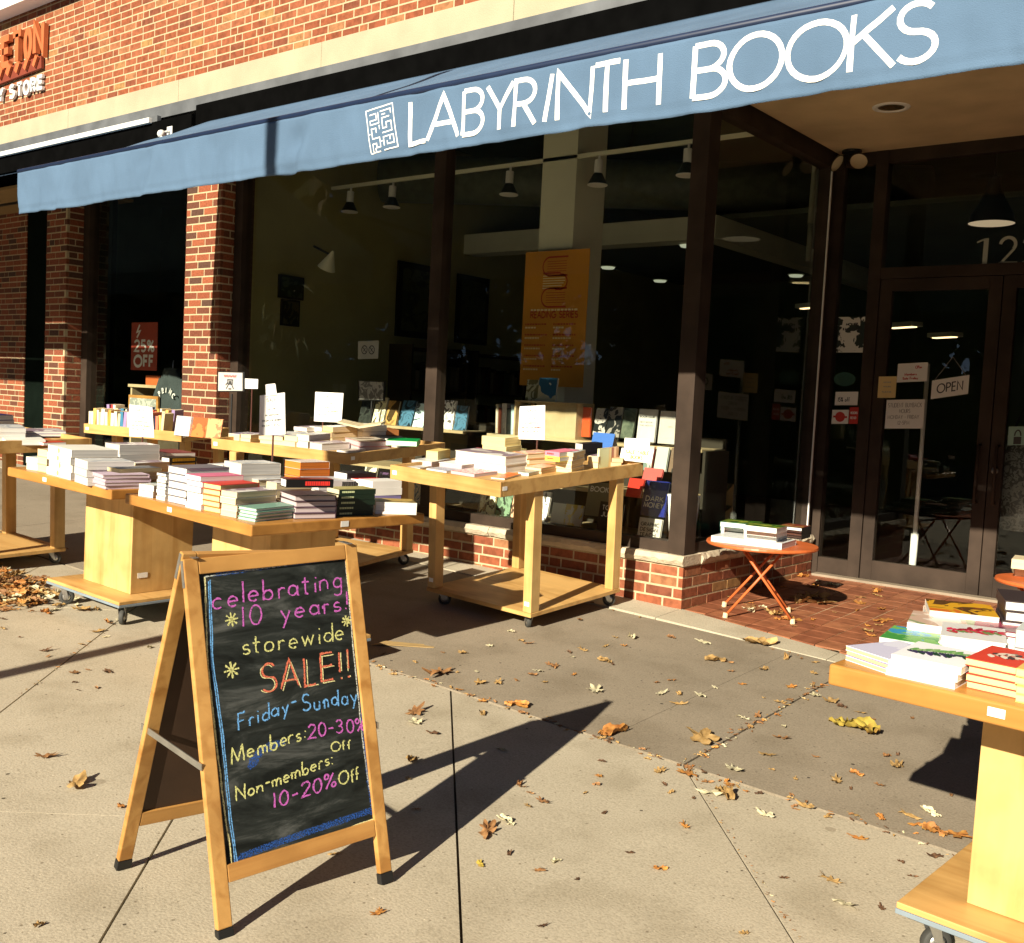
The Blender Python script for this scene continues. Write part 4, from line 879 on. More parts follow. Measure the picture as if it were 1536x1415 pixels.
# tray table close to the entrance
Sw = 'of the entrance tray'
st('S', z6(300, 430), z6(520, 455), 9, .2, 1, 'white paperback', 'at the left rim of the entrance tray', WH, 'm')
st('S', z6(470, 420), z6(600, 432), 22, .16, 1, 'yellowish gift book with a line drawing', 'at the far left of the entrance tray', (222, 196, 120), 'y')
st('S', z6(190, 455), z6(400, 478), 3, .2, 1, 'grey magazine', 'flat in the left corner of the entrance tray', (150, 146, 130), 'w')
st('S', z6(610, 455), z6(862, 490), 9, .17, 1, 'white book with mauve pages', 'lying on the grey leaflets', WH, 'm', '+y', True)
st('S', z6(480, 480), z6(700, 512), 3, .2, 1, 'thin pale blue magazine', 'below the mauve paged white book', (170, 170, 180), 'w')
st('S', z6(740, 520), z6(1000, 560), 5, .2, 1, 'pink patterned softcover', 'at the street rim of the entrance tray', (214, 150, 150), 'm', '+y', art=artmat('pink_pattern', A_((226, 196, 190), (206, 110, 120), (236, 214, 200)), 26, 5))
st('S', z6(790, 440), z6(1345, 520), 25, .2, 2, 'big white art hardcover', 'at the middle of the entrance tray', (214, 205, 190), 'w', '+y', True)
st('S', z6(1190, 575), z6(1330, 592), 3, .24, 1, 'orange illustrated softcover', 'at the near corner of the entrance tray', (222, 112, 40), 'w', art=artmat('orange_art', A_((226, 110, 36), (232, 150, 60), (214, 90, 30)), 9, 6), rot=.3)
st('S', z7(60, 510), z7(170, 522), 5, .2, 1, 'teal softcover', 'behind the orange illustrated softcover', (120, 160, 160), 'w', art=artmat('teal_art', A_((120, 172, 170), (170, 150, 120)), 7, 2))
st('S', z7(120, 480), z7(288, 500), 9, .2, 2, 'salmon and cream book', 'in the right hand row of the entrance tray', (206, 140, 100), 'c', '+y', art=artmat('salmon_art', A_((222, 130, 90), (236, 190, 150)), 8, 8))
st('S', z7(440, 470), z7(612, 486), 30, .2, 5, 'thick cream paged paperback', 'near the right rim of the entrance tray', WH, 'c')
st('S', z7(330, 350), z7(480, 370), 14, .2, 2, 'white paperback with pink and yellow spine', 'behind the thick paperbacks', [(222, 220, 90), (226, 130, 150)], 'g', '-y', title=(M_INKR, .15, .6, .35), dz=.07)
st('S', z7(640, 350), z7(700, 360), 26, .18, 2, 'black glossy book', 'at the back right of the entrance tray', (24, 24, 30), 'g', '+x')
st('S', z7(780, 430), z7(880, 440), 18, .15, 2, 'cream novel', 'right of the thick paperbacks in the entrance tray', CR, 'c')
st('S', z7(0, 370), z7(150, 400), 16, .22, 2, 'tan illustrated hardcover', 'behind the big white art books', (196, 140, 90), 'c', '+y', True, artmat('tan_art', A_((214, 160, 110), (150, 70, 40), (230, 200, 160)), 8, 4))
st('S', z6(1080, 290), z6(1340, 320), 26, .18, 2, 'pale yellow boxed book', 'at the back left of the entrance tray', (232, 222, 170), 'y')
st('S', z7(1015, 420), z7(1110, 425), 13, .16, 2, 'tan paperback', 'near the far rim of the entrance tray', (200, 160, 120), 't')
TM, h = TB['S']
for k in range(5):     # a few standing books
    a = local(TM, h, *z7(885+k*26, 435-k*4)); c = [(206, 214, 170), (226, 210, 150), (160, 90, 60), (222, 190, 150), (190, 150, 110)][k]
    book(TM @ T(a.x, a.y+.05, h+.06) @ RY(math.pi/2) @ T(0, 0, -.008), .12, .10, .016, cm(c), 'c', '-y', False, None, ['pale green', 'straw yellow', 'rust brown', 'beige', 'light brown'][k]+' little book standing at the far rim of the entrance tray', 'little standing books')
a = local(TM, h, *z7(930, 300))      # tent shaped blue book
tb_ = thing('folded_book', 'bright blue book standing half open like a tent on the entrance tray', 'book', TM @ T(a.x, a.y, h) @ RZ(.2))
m = MB(); m.hexa([(-.08, -.04, .02), (.08, -.04, .02), (.08, .02, .15), (-.08, .02, .15)], [(-.08, -.035, .02), (.08, -.035, .02), (.08, .025, .148), (-.08, .025, .148)]); m.build('cover', cm((48, 104, 190)), tb_)
m = MB(); m.hexa([(-.078, .022, .147), (.078, .022, .147), (.078, .09, .02), (-.078, .09, .02)], [(-.078, .03, .147), (.078, .03, .147), (.078, .098, .02), (-.078, .098, .02)]); m.build('pages', PG['g'], tb_)
# right foreground table
Rw = 'of the right foreground table'
st('R', z8(232, 440), z8(538, 546), 22, .20, 3, 'yellow paged white softcover', 'at the left corner of the right foreground table', [(226, 224, 234), (120, 110, 180), (236, 236, 240)], 'y', '+y', art=artmat('violet_mist', A_((222, 222, 236), (206, 204, 226), (150, 140, 190)), 5, 2, .6))
st('R', z8(540, 546), z8(1046, 656), 33, .21, 3, 'green leaf painting book', 'at the front of the right foreground table', (238, 236, 238), 'w', '+y')
st('R', z8(1108, 642), z8(1474, 724), 46, .20, 4, 'yellow paged red book', 'at the right of the foreground table', (210, 70, 52), 'y', '+y')
st('R', z8(1476, 740), z8(1760, 800), 50, .2, 4, 'yellow paged softcover', 'cut by the right picture edge', (226, 190, 110), 'y')
st('R', z8(480, 345), z8(925, 420), 16, .2, 2, 'softcover with a green meadow cover', 'in the second row', (190, 206, 190), 'w', '+y', art=artmat('meadow', A_((70, 150, 70), (120, 180, 90), (60, 150, 190), (150, 200, 120)), 8, 3))
st('R', z8(915, 400), z8(1400, 470), 30, .21, 3, 'white book with a red blossom painting', 'in the second row', (210, 208, 204), 'w', '+y', True)
st('R', z8(670, 290), z8(1150, 360), 26, .21, 3, 'white book with a pale landscape cover', 'in the third row', (232, 226, 218), 'w', '+y', art=artmat('pale_land', A_((226, 214, 200), (200, 170, 150), (150, 160, 120), (236, 226, 214)), 6, 9, .8))
st('R', z8(1150, 320), z8(1620, 390), 26, .21, 3, 'book with a plum coloured cover', 'in the third row', [WH, WH, (110, 40, 60)], 'w', '+y', True, artmat('plum_cover', A_((96, 40, 62), (150, 60, 80), (206, 190, 190)), 7, 3))
st('R', z8(845, 235), z8(1350, 290), 33, .21, 3, 'orange autumn covered book', 'at the far left of the back row', (224, 200, 180), 'w', '+y', art=artmat('autumn', A_((206, 110, 40), (214, 160, 40), (90, 60, 30), (190, 70, 40)), 7, 4))
st('R', z8(1374, 300), z8(1800, 350), 62, .22, 4, 'thick white hardcover with dark boards', 'at the back right', (60, 50, 50), 'w', '-x', True)
st('R', z8(1462, 480), z8(1800, 540), 56, .2, 2, 'thick white box set book', 'between the plum and red covers', WH, 'w', '-x')
def leafart(o_, name, cols, sx, sy, n, seed):      # painted plant on the top cover: small flat leaves of paint
    rnd = random.Random(seed); m = MB(); me = o_.data; zs_ = max(v.co.z for v in me.vertices)+.0004
    for k in range(n):
        t = k/n; cx = -sx+2*sx*t; ang = rnd.uniform(.5, 1.5)*(1 if k % 2 else -1)+.1; L = rnd.uniform(.03, .06)*(1-.6*abs(t-.45)); cy = sy*.6*_s(t*2.2-.6)
        pts = [(cx+L*q*_c(ang)-wv*_s(ang), cy+L*q*_s(ang)+wv*_c(ang), zs_+k*.00002) for q, wv in ((0, 0), (.4, .009), (.75, .008), (1, 0), (.7, -.006), (.35, -.008))]
        m.face(pts, k % len(cols))
    m.build('cover_painting', [cm(c) for c in cols], o_)
R_ = [o for o in COL.objects if o.get('label', '').startswith('topmost')]
def top_of(s): return [o for o in R_ if s in o['label']][0]
leafart(top_of('green leaf painting'), 'p', [(36, 70, 50), (110, 160, 90), (60, 46, 90), (150, 180, 120)], .075, .05, 46, 3)
leafart(top_of('red blossom painting'), 'p', [(196, 30, 60), (210, 50, 80), (110, 140, 80), (150, 20, 40)], .07, .05, 34, 5)
leafart(top_of('yellow paged red book'), 'p', [(226, 214, 196), (70, 60, 60), (206, 190, 170)], .03, .02, 14, 6)
# yellow discs on the spines
for o in [o for o in COL.objects if 'yellow spine discs' in o.get('label', '')]:
    m = MB(); t_ = max(v.co.z for v in o.data.vertices); yy = min(v.co.y for v in o.data.vertices)
    m.lathe([(0, .0006), (t_*.36, .0006), (t_*.36, 0)], T(-.01, yy-.0001, t_*.5) @ RX(math.pi/2), 18); m.build('disc', pm('pale_yellow', lin((240, 214, 120)), .6, .05, 8), o)
# magazines on the left edge table
st('F', (-30, 664), (40, 664), 22, .3, 3, 'thick grey edged magazine', 'on the table at the left picture edge', (190, 184, 178), 'g', '+y')
st('F', (10, 668), (70, 668), 8, .3, 1, 'flat white catalogue', 'right of the grey magazines', (230, 226, 214), 'w')
st('F', (66, 669), (100, 668), 5, .25, 1, 'red magazine', 'at the right rim of the left edge table', (196, 60, 40), 'w')
st('F', (40, 655), (100, 655), 8, .24, 2, 'violet grey magazine', 'at the far corner of the left edge table', (150, 140, 170), 'w', dz=.01)
st('F', (-40, 640), (20, 638), 16, .3, 2, 'dark blue magazine', 'at the back of the left edge table', (50, 46, 90), 'w', '+y')
# upright books in the tray at the pilaster
TM, h = TB['P']; rnd = random.Random(4); k = 0
POS = ['far left', 'left', 'centre left', 'middle', 'centre right', 'right', 'far right']
COLN = [((236, 226, 190), 'ivory'), ((222, 176, 96), 'ochre'), ((240, 232, 210), 'milky white'), ((206, 150, 70), 'honey brown'), ((60, 120, 150), 'teal'), ((226, 120, 90), 'coral'), ((150, 130, 170), 'lilac'), ((90, 120, 180), 'sky blue'), ((214, 196, 150), 'sand'), ((40, 36, 60), 'navy'), ((190, 60, 60), 'crimson'), ((120, 170, 120), 'leaf green')]
for row, (yy, n0, order) in enumerate(((-.37, 26, (0, 2, 1, 0, 8, 2, 0, 3, 2, 0, 8, 4, 6, 2, 4, 8, 11, 2, 6, 7, 7, 5, 9, 5, 1, 8)), (-.16, 24, (6, 10, 2, 8, 7, 4, 0, 9, 5, 2, 6, 8, 0, 7, 7, 2, 10, 5, 3, 0, 8, 1, 2, 6)))):
    x = -.47
    seen = {}
    for i in range(n0):
        c, nm = COLN[order[i]]; t_ = rnd.uniform(.018, .034); hh = rnd.uniform(.13, .17)+.015*row
        seen[nm] = seen.get(nm, 0)+1; o_ = ['first', 'second', 'third', 'fourth', 'fifth', 'sixth', 'seventh'][seen[nm]-1]
        lab = f'{o_} {nm} book from the left in the {["front", "middle", "rear"][row]} row at the pilaster'
        book(TM @ T(x, yy, h+hh/2+.003) @ RY(-math.pi/2+rnd.uniform(-.03, .14)) @ T(0, 0, -t_/2), hh, .11, t_, cm(c), 'c', '-y', False, None, lab, 'upright books in the pilaster tray')
        x += t_+.005
        if x > .49: break
for px, c, nm in ((270, (220, 214, 206), 'pale grey picture book'), (312, (214, 120, 60), 'orange picture book in a dark border'), (352, (226, 160, 110), 'peach picture book with red marks')):
    a = local(TM, h, px, 655); 
    book(TM @ T(a.x, -.425, h+.08) @ RX(math.pi/2-.22), .17, .16, .012, cm(c), 'w', '-x', True, artmat('pic%d' % px, [lin(c), lin(tuple(v*.75 for v in c)), lin((200, 70, 40))] if px > 300 else [lin(c), lin((190, 190, 190)), lin((120, 110, 110))], 9, px), f'{nm} leaning face out in the pilaster tray')

# ------------------------------------------------------------------ paper signs
def sheet(name, cor, Y, label, lines, mat=None, pole=None, ink='grey', cat='sign', group=None, lean=.0, hgt=None):
    """cor: four picture corners TL TR BL BR of a sheet standing at depth Y"""
    TL, TR, BL, BR = [onY(*c, Y) for c in cor]; TL.y += lean; TR.y += lean
    u = (TR-TL).normalized(); v = (TL-BL).normalized(); n = u.cross(v).normalized(); W_, H_ = (TR-TL).length, (TL-BL).length
    s = thing(name, label, cat, None, group); 
    back = [p+Vector((0, .003, 0)) for p in (BL, BR, TR, TL)]
    m = MB(); m.hexa([BL, BR, TR, TL], back); sh = m.build('sheet', mat or M_PAPER, s)
    m = MB(); P = lambda a, b, h=0: BL+(BR-BL)*a+(TL-BL)*b+((TR-TL)-(BR-BL))*(a*b)-Vector((0, .0012+h, 0))
    for txt, xa, yb, hh, wd, L in lines:
        m2 = MB(); write(m2, txt, lambda a, b, h=0: P(a/W_, b/H_, h), xa*W_, yb*H_, hh*H_, wd*H_, L*W_ if L else None); m.mesh(m2.v, m2.f)
    if lines: m.build('lettering', {'grey': M_INKG, 'dark': M_INK, 'red': M_INKR, 'gold': pm('ochre_ink', lin((170, 140, 60)), .7, .1, 8)}[ink], sh)
    if pole:
        p0, p1 = pole; m = MB(); b0 = (BL+BR)*.5+(BR-BL)*p0; b0.y += .008; m.tube([b0+Vector((0, 0, .08)), Vector((b0.x, b0.y, p1))], .0055, 8); m.box(b0.x-.05, b0.x+.05, b0.y-.03, b0.y+.03, p1, p1+.004); m.build('stand', pm('brown_rod', (.09, .03, .02), .4, .1, 9), s)
    return s
SL = [('SALE!', .3, .82, .08, .014, .4), ('THIS TABLE', .32, .62, .035, .008, .36), ('AN ADDITIONAL', .24, .47, .04, .01, .54), ('20% OFF FOR MEMBERS', .12, .34, .04, .01, .76), ('10% OFF FOR ALL', .12, .22, .04, .01, .7)]
zC = lambda tb, dz=0: (TB[tb][0] @ Vector((0, 0, TB[tb][1])))
sheet('sale_sheet', ((193.8, 607), (228, 611), (193.8, 654.6), (231, 656.6)), 3.68, 'white sale sheet standing among the paperbacks of the left pedestal table', SL, pole=(0, -.42), ink='gold')
sheet('sale_sheet', ((389.8, 593.5), (426.9, 589), (388.5, 654), (428, 651.6)), 3.70, 'white sale sheet on a brown rod with a small card clipped above it', SL, pole=(0, -.53), ink='dark')
sheet('price_card', ((398, 577), (412.5, 575.5), (399, 594), (415, 592.5)), 3.692, 'small blank cream card clipped above the rod mounted sale sheet', [])
sheet('sale_sheet', ((473, 588), (515, 590), (471, 632), (512, 634)), 5.05, 'white sale sheet curling on two pegs in the rear tray', SL, pole=(-.2, -.33), ink='gold')
sheet('sale_sheet', ((779.7, 610), (817.6, 608), (776.8, 659), (817, 660)), 5.52, 'sale sheet with red heading leaning at the back of the entrance tray', SL, pole=(.2, -.37), ink='red')
sheet('sale_sheet', ((932.6, 672), (981, 675), (929, 690), (977, 695)), 5.56, 'low card reading sale table books at the far rim of the entrance tray', [('SALE TABLE', .15, .6, .24, .06, .72), ('BOOKS', .34, .2, .24, .06, .36)], ink='gold')
sheet('notice_sheet', ((937, 657), (975, 659), (936, 674), (974, 677)), 5.60, 'blank white sheet behind the low sale table card', [])
q = onY(345, 572, 5.3)
PL = thing('placard', 'black framed placard with a teapot sketch on a thin rod at the pilaster', 'sign')
c4 = [onY(*c, 5.3) for c in ((326, 557), (366, 558), (366, 588), (325.5, 588))]
m = MB(); m.hexa([c4[3], c4[2], c4[1], c4[0]], [p+Vector((0, .012, 0)) for p in (c4[3], c4[2], c4[1], c4[0])]); m.build('frame', M_BLACK, PL, bevel=.008)
ce = sum(c4, Vector())/4; ins = [ce+(p-ce)*.9-Vector((0, .002, 0)) for p in c4]
m = MB(); m.hexa([ins[3], ins[2], ins[1], ins[0]], [p+Vector((0, .0015, 0)) for p in (ins[3], ins[2], ins[1], ins[0])]); m.build('panel', pm('placard_paper', (.5, .48, .45), .7, .06, 8), PL)
Pp = lambda s, t, h=0: Vector((ce.x+s, ce.y-.0032-h, ce.z+t))
m = MB(); ribbon(m, [(-.085+.17*i/60, .045+.011*math.sin(i*1.3)*(1 if i % 7 else .2)) for i in range(61)], .004, Pp); m.build('lettering', M_INKR, PL)
m = MB(); 
for st_ in ([(-.03, -.02), (.03, -.02), (.035, .015), (-.035, .015), (-.03, -.02)], [(-.05, -.06), (-.02, -.02)], [(.05, -.06), (.02, -.02)], [(-.06, -.03), (-.035, -.01)], [(-.02, -.06), (.02, -.06)], [(-.02, 0), (.02, 0)], [(-.02, -.01), (.02, -.01)]): ribbon(m, st_, .011, Pp)
m.build('sketch', M_INK, PL)
m = MB(); m.tube([(ce.x, ce.y+.02, ce.z-.1), (ce.x, ce.y+.02, -.47)], .007, 8); m.build('rod', M_BLACK, PL)
sheet('price_card', ((367.5, 568), (387, 569), (367.5, 583), (386.5, 583.5)), 5.31, 'blank cream card beside the black framed placard', [], pole=(0, -.44))

# ------------------------------------------------------------------ small round table by the entrance
def cafe(cx, cy, zt, r, label, rot=0):
    zf = tz(cx, cy); t = thing('round_table', label, 'table', T(cx, cy, 0), 'orange folding tables')
    m = MB(); m.lathe([(0, zt-.012), (r-.01, zt-.012), (r, zt-.02), (r+.004, zt-.012), (r, zt-.001), (r-.006, zt), (0, zt)], None, 48); m.build('tabletop', M_ORANGE, t, smooth=False)
    for k in range(2):
        sx = -1 if k else 1
        for s in (-1, 1):
            m = MB(); a = Vector((sx*.2, s*.16, 0)); a.rotate(Matrix.Rotation(rot, 3, 'Z')); b = Vector((-sx*.13, s*.14, 0)); b.rotate(Matrix.Rotation(rot, 3, 'Z'))
            fz = tz(cx+a.x, cy+a.y)
            m.tube([(a.x, a.y, fz+.012), (b.x, b.y, zt-.02)], .0085, 8); lg = m.build('leg', M_ORANGE, t, smooth=True)
            m = MB(); m.tube([(a.x, a.y, fz), (a.x*.985, a.y*.985, fz+.03)], .015, 8); m.build('foot', M_CREAMP, lg)
        m = MB(); a = Vector((-sx*.13, .15, zt-.03)); b = Vector((-sx*.13, -.15, zt-.03)); a.rotate(Matrix.Rotation(rot, 3, 'Z')); b.rotate(Matrix.Rotation(rot, 3, 'Z')); m.tube([a, b], .009, 8); m.build('crossbar', M_ORANGE, t, smooth=True)
    return zt
CXY = (-2.80, 5.98); ZT = -.80
cafe(*CXY, ZT, .335, 'small round orange folding table of books on the entrance tiles', .5)
def on(px, py, z): d = ray(px, py); return d*(z/d.z)
def flat(px, py, z, w_, d_, t_, r, cov, page, spine, hard, art, label, group=None):
    q = on(px, py, z); return book(T(q.x, q.y, z) @ RZ(r), w_, d_, t_, cm(cov), page, spine, hard, art, label, group)
flat(1130, 815, ZT+.0005, .44, .28, .035, .12, (225, 225, 222), 'w', '+y', False, artmat('white_spread', A_((226, 226, 224), (200, 205, 204)), 5, 1), 'big white art book at the front of the round orange table')
for k in range(3):
    flat(1112, 803-k*6, ZT+.0005+k*.036, .22, .2, .035, .2, (30, 90, 76), 'w', '-x', True, artmat('green_art', A_((90, 140, 40), (60, 90, 30), (150, 160, 60), (30, 50, 20)), 7, 3) if k == 2 else None, f'{ORD[2-k]} teal boarded book in the left pile on the round table', 'left pile on the round table')
for k in range(3):
    flat(1148, 808-k*6, ZT+.036+k*.031, .2, .2, .03, .12, (230, 228, 222), 'w', '+y', False, artmat('green_art', [], 7) if k == 2 else None, f'{ORD[2-k]} white book in the centre pile on the round table', 'centre pile on the round table')
for k in range(4):
    flat(1192, 806-k*4, ZT+.0005+k*.024, .15, .18, .023, .1, (30, 28, 30), 'w', '+x', True, artmat('rust_art', A_((120, 50, 40), (160, 110, 60), (60, 40, 30)), 8, 2) if k == 3 else None, f'{ORD[3-k]} black boarded book in the right pile on the round table', 'right pile on the round table')
# a second orange table at the right edge, almost out of the picture
q = on(1572, 872, -.80); cafe(q.x, q.y, -.80, .25, 'orange folding table with two cream books at the right picture edge', .2)
for k in range(2):
    flat(1560, 864-k*10, -.7995+k*.051, .26, .2, .05, .3-.15*k, (222, 206, 170), 'c', '-x', False, None, f'{["lower", "upper"][k]} cream book on the orange table at the right edge', 'cream books at the right edge')

# ------------------------------------------------------------------ things behind the show windows
def standbook(x, y, z, w_, h_, cov, label, lean=.2, art=None, txt=None, ink=None, name='book', face=0, group=None):
    M = T(x, y, z) @ RZ(face) @ RX(math.pi/2-lean) @ T(0, h_/2, -.018)
    o = book(M, w_, h_, .018, cov if not isinstance(cov, tuple) else cm(cov), 'w', '-x', True, art, label, group)
    if txt:
        m = MB(); P = lambda s, t, h=0: Vector((s, t, .0188+h))
        for s_, xa, yb, hh, wd, L in txt: write(m, s_, P, (xa-.5)*w_, (yb-.5)*h_, hh*h_, wd*w_, L*w_)
        m.build('cover_lettering', ink or M_WHITE, o)
    return o
M_SHELF = woodmat('pale_shelf', (.52, .42, .24), (.45, .34, .17), 0, .5, 4)
def shelfunit(x0, x1, label):
    s = thing('display_stand', label, 'shelf')
    for nm, y0, y1, z in (('shelf', 6.28, 6.62, -.27), ('shelf', 6.08, 6.62, -.60), ('base', 5.86, 6.62, -.905)):
        m = MB(); m.box(x0, x1, y0, y1, z-.022, z); m.build(nm, M_SHELF, s, bevel=.002)
    m = MB(); m.box(x0, x1, 6.622, 6.64, -1.2, -.2); m.build('back_panel', pm('dark_side', (.03, .025, .015), .8, .1, 6), s)
    for x in (x0, x1): m = MB(); m.box(x-.02 if x == x0 else x+.0005, x-.0005 if x == x0 else x+.02, 6.3, 6.64, -1.2, -.28); m.build('side_panel', pm('dark_side', (.03, .025, .015), .8, .1, 6), s)
shelfunit(-7.0, -5.55, 'pale stepped display stand inside the window by the pilaster')
shelfunit(-5.32, -3.42, 'pale stepped display stand inside the window by the corner post')
PAL = [((58, 92, 112), 'slate blue'), ((196, 186, 160), 'bone coloured'), ((120, 60, 40), 'russet'), ((40, 44, 40), 'charcoal'), ((206, 198, 186), 'off white'), ((150, 120, 70), 'mustard brown'), ((96, 120, 96), 'sage'), ((110, 30, 36), 'wine red'), ((170, 196, 200), 'ice blue'), ((226, 214, 160), 'butter yellow'), ((70, 50, 76), 'aubergine'), ((190, 150, 120), 'fawn')]
rnd = random.Random(11)
def rowof(x0, x1, y, z, seq, tier, win, hh=(.2, .25), ww=(.13, .17)):
    x = x0; seen = {}; k = 0
    while x < x1-.1:
        c, nm = PAL[seq[k % len(seq)]]; k += 1
        w_, h_ = rnd.uniform(*ww), rnd.uniform(*hh); seen[nm] = seen.get(nm, 0)+1
        a = artmat('disp%d_%s' % (k % 4, nm.replace(' ', '')), [lin(c), lin(tuple(min(255, v*1.35) for v in c)), lin(tuple(v*.5 for v in c)), lin(c)], rnd.choice((5, 9, 14)), k*1.3)
        lab = f'{["", "second ", "third ", "fourth ", "fifth ", "sixth "][seen[nm]-1]}{nm} book facing out on the {tier} of the {win} window'
        standbook(x+w_/2, y, z+.0005, w_, h_, c, lab, rnd.uniform(.12, .3), a, group=f'books on the {tier} of the {win} window')
        x += w_+rnd.uniform(.006, .03)
rowof(-6.95, -5.6, 6.42, -.27, (3, 1, 5, 0, 8, 3, 4, 0, 8), 'upper shelf', 'pilaster side')
rowof(-6.95, -5.6, 5.98, -.905, (3, 6, 4, 1, 10, 0, 11, 5), 'lower ledge', 'pilaster side', (.22, .3))
def spines(x0, x1, y, z, seq, where, hh):
    x, k, seen = x0, 0, {}
    while x < x1:
        c, nm = PAL[seq[k % len(seq)]]; k += 1; t_ = rnd.uniform(.022, .045); h_ = rnd.uniform(*hh); seen[nm] = seen.get(nm, 0)+1
        book(T(x+t_/2, y, z+h_/2+.001) @ RY(-math.pi/2+rnd.uniform(-.05, .05)) @ T(0, 0, -t_/2), h_, .15, t_, cm(c), 'c', '-y', True, None, f'{["", "second ", "third ", "fourth ", "fifth ", "sixth "][seen[nm]-1]}{nm} spine in the upright row {where}', 'upright books '+where, (M_PAPER, .2, .7, .3) if k % 2 else None); x += t_+.003
spines(-5.29, -4.78, 6.42, -.27, (1, 2, 4, 3, 8, 4, 7, 9, 1, 5, 3, 4, 9), 'left end of the corner window shelf', (.19, .25))
spines(-5.29, -4.60, 6.2, -.60, (7, 9, 4, 0, 9, 11, 8, 3, 4, 2, 9, 5, 1, 8, 6), 'below the corner window shelf', (.19, .24))
rowof(-5.28, -4.45, 5.98, -.905, (3, 9, 6, 11, 4), 'lower ledge', 'corner side', (.22, .3))
def place(px, py, Y): return onY(px, py, Y)
def sb(px0, px1, py0, py1, Y, cov, label, **k):
    a = place(px0, py1, Y); b = place(px1, py1, Y); t = place((px0+px1)/2, py0, Y); return standbook((a.x+b.x)/2, Y, a.z, b.x-a.x, max(.1, (t.z-(a.z+b.z)/2)*1.03), cov, label, **k)
sb(872, 884, 612, 655, 6.4, (214, 84, 40), 'narrow orange book upright on the corner window shelf', lean=.02)
sb(888, 906, 612, 655, 6.4, (40, 46, 44), 'dark photo book on the corner window shelf', art=artmat('bw_photo', A_((30, 34, 32), (190, 186, 176), (60, 60, 56)), 12, 2))
sb(908, 928, 610, 655, 6.4, (60, 60, 56), 'grey portrait book on the corner window shelf', art=artmat('bw_photo2', A_((26, 30, 28), (150, 146, 136), (40, 44, 40)), 10, 7))
sb(930, 948, 612, 657, 6.4, (70, 84, 70), 'dark green book on the corner window shelf', art=artmat('green_photo', A_((30, 50, 40), (110, 120, 100)), 12, 5))
sb(954, 981, 614, 662, 6.3, (206, 204, 196), 'white notice card with dark lines on the corner window shelf', lean=.1, txt=[('BOOK CLUB', .08, .74, .06, .02, .8), ('NEXT BOOK', .1, .58, .04, .012, .7), ('THIS MONTH', .1, .48, .04, .012, .74)], ink=M_INK)
sb(986, 1020, 617, 665, 6.3, (196, 192, 180), 'framed pale notice at the right end of the corner window shelf', lean=.1, txt=[('NOTES', .3, .8, .05, .014, .4), ('OPEN', .4, .5, .04, .012, .2)], ink=M_INKG)
sb(950, 976, 668, 704, 6.2, (150, 60, 44), 'picture book with red heading on the corner window shelf', art=artmat('redhead', A_((206, 200, 186), (120, 140, 130), (190, 70, 50)), 8, 3))
sb(980, 998, 670, 706, 6.2, (190, 196, 186), 'pale green book beside the red headed picture book')
sb(1002, 1016, 672, 708, 6.2, (120, 100, 80), 'brown book at the right end of the middle ledge')
sb(876, 916, 722, 772, 6.0, (120, 116, 90), 'olive book about books behind the tray table leg', txt=[('BOOKS', .1, .72, .14, .03, .8)], ink=M_PAPER)
sb(842, 868, 756, 800, 5.95, (180, 176, 150), 'pale book with a yellow coat figure on the lower ledge', art=artmat('yellow_coat', A_((190, 190, 180), (190, 170, 70), (120, 120, 110)), 9, 2))
sb(892, 928, 752, 806, 5.95, (24, 22, 22), 'black portrait book with white capitals on the lower ledge', txt=[('TONY', .12, .78, .12, .03, .62), ('JUDT', .12, .6, .12, .03, .62)], ink=M_PAPER)
sb(960, 996, 720, 772, 6.0, (30, 44, 130), 'blue and black book with a round portrait on the lower ledge', art=artmat('blueblack', A_((24, 44, 150), (16, 18, 40)), 3, 4), txt=[('DARK', .14, .42, .13, .03, .72), ('MONEY', .1, .24, .13, .03, .8)], ink=M_PAPER)
sb(938, 960, 716, 744, 6.05, (206, 50, 34), 'bright red book beside the blue and black book', lean=.35)
sb(962, 990, 704, 722, 6.15, (214, 96, 90), 'coral book behind the blue and black book', lean=.35)
sb(952, 986, 776, 824, 5.92, (206, 202, 190), 'white book with black capitals on the lower ledge', txt=[('GRAPHIC', .1, .76, .1, .03, .8), ('DESIGN', .1, .6, .1, .03, .76), ('TEACH', .1, .44, .1, .03, .7), ('PRACT', .1, .28, .1, .03, .7)], ink=M_INK)
sb(822, 842, 754, 800, 5.97, (200, 206, 196), 'pale green book partly behind the near table leg')
sb(1000, 1024, 704, 770, 6.05, (40, 46, 44), 'dark folder standing at the corner post', lean=.1)
a = place(1012, 818, 5.95); BN = thing('paper_bin', 'white tapered bin standing inside the window at the corner post', 'bin', T(a.x+.02, 6.0, -.905))
m = MB(); m.hexa([(-.06, -.05, 0), (.06, -.05, 0), (.06, .05, 0), (-.06, .05, 0)], [(-.085, -.06, .33), (.085, -.06, .33), (.085, .06, .33), (-.085, .06, .33)]); m.build('body', M_WHITE, BN)
m = MB(); m.box(-.088, .088, -.063, .063, .331, .345); m.build('rim', M_WHITE, BN)
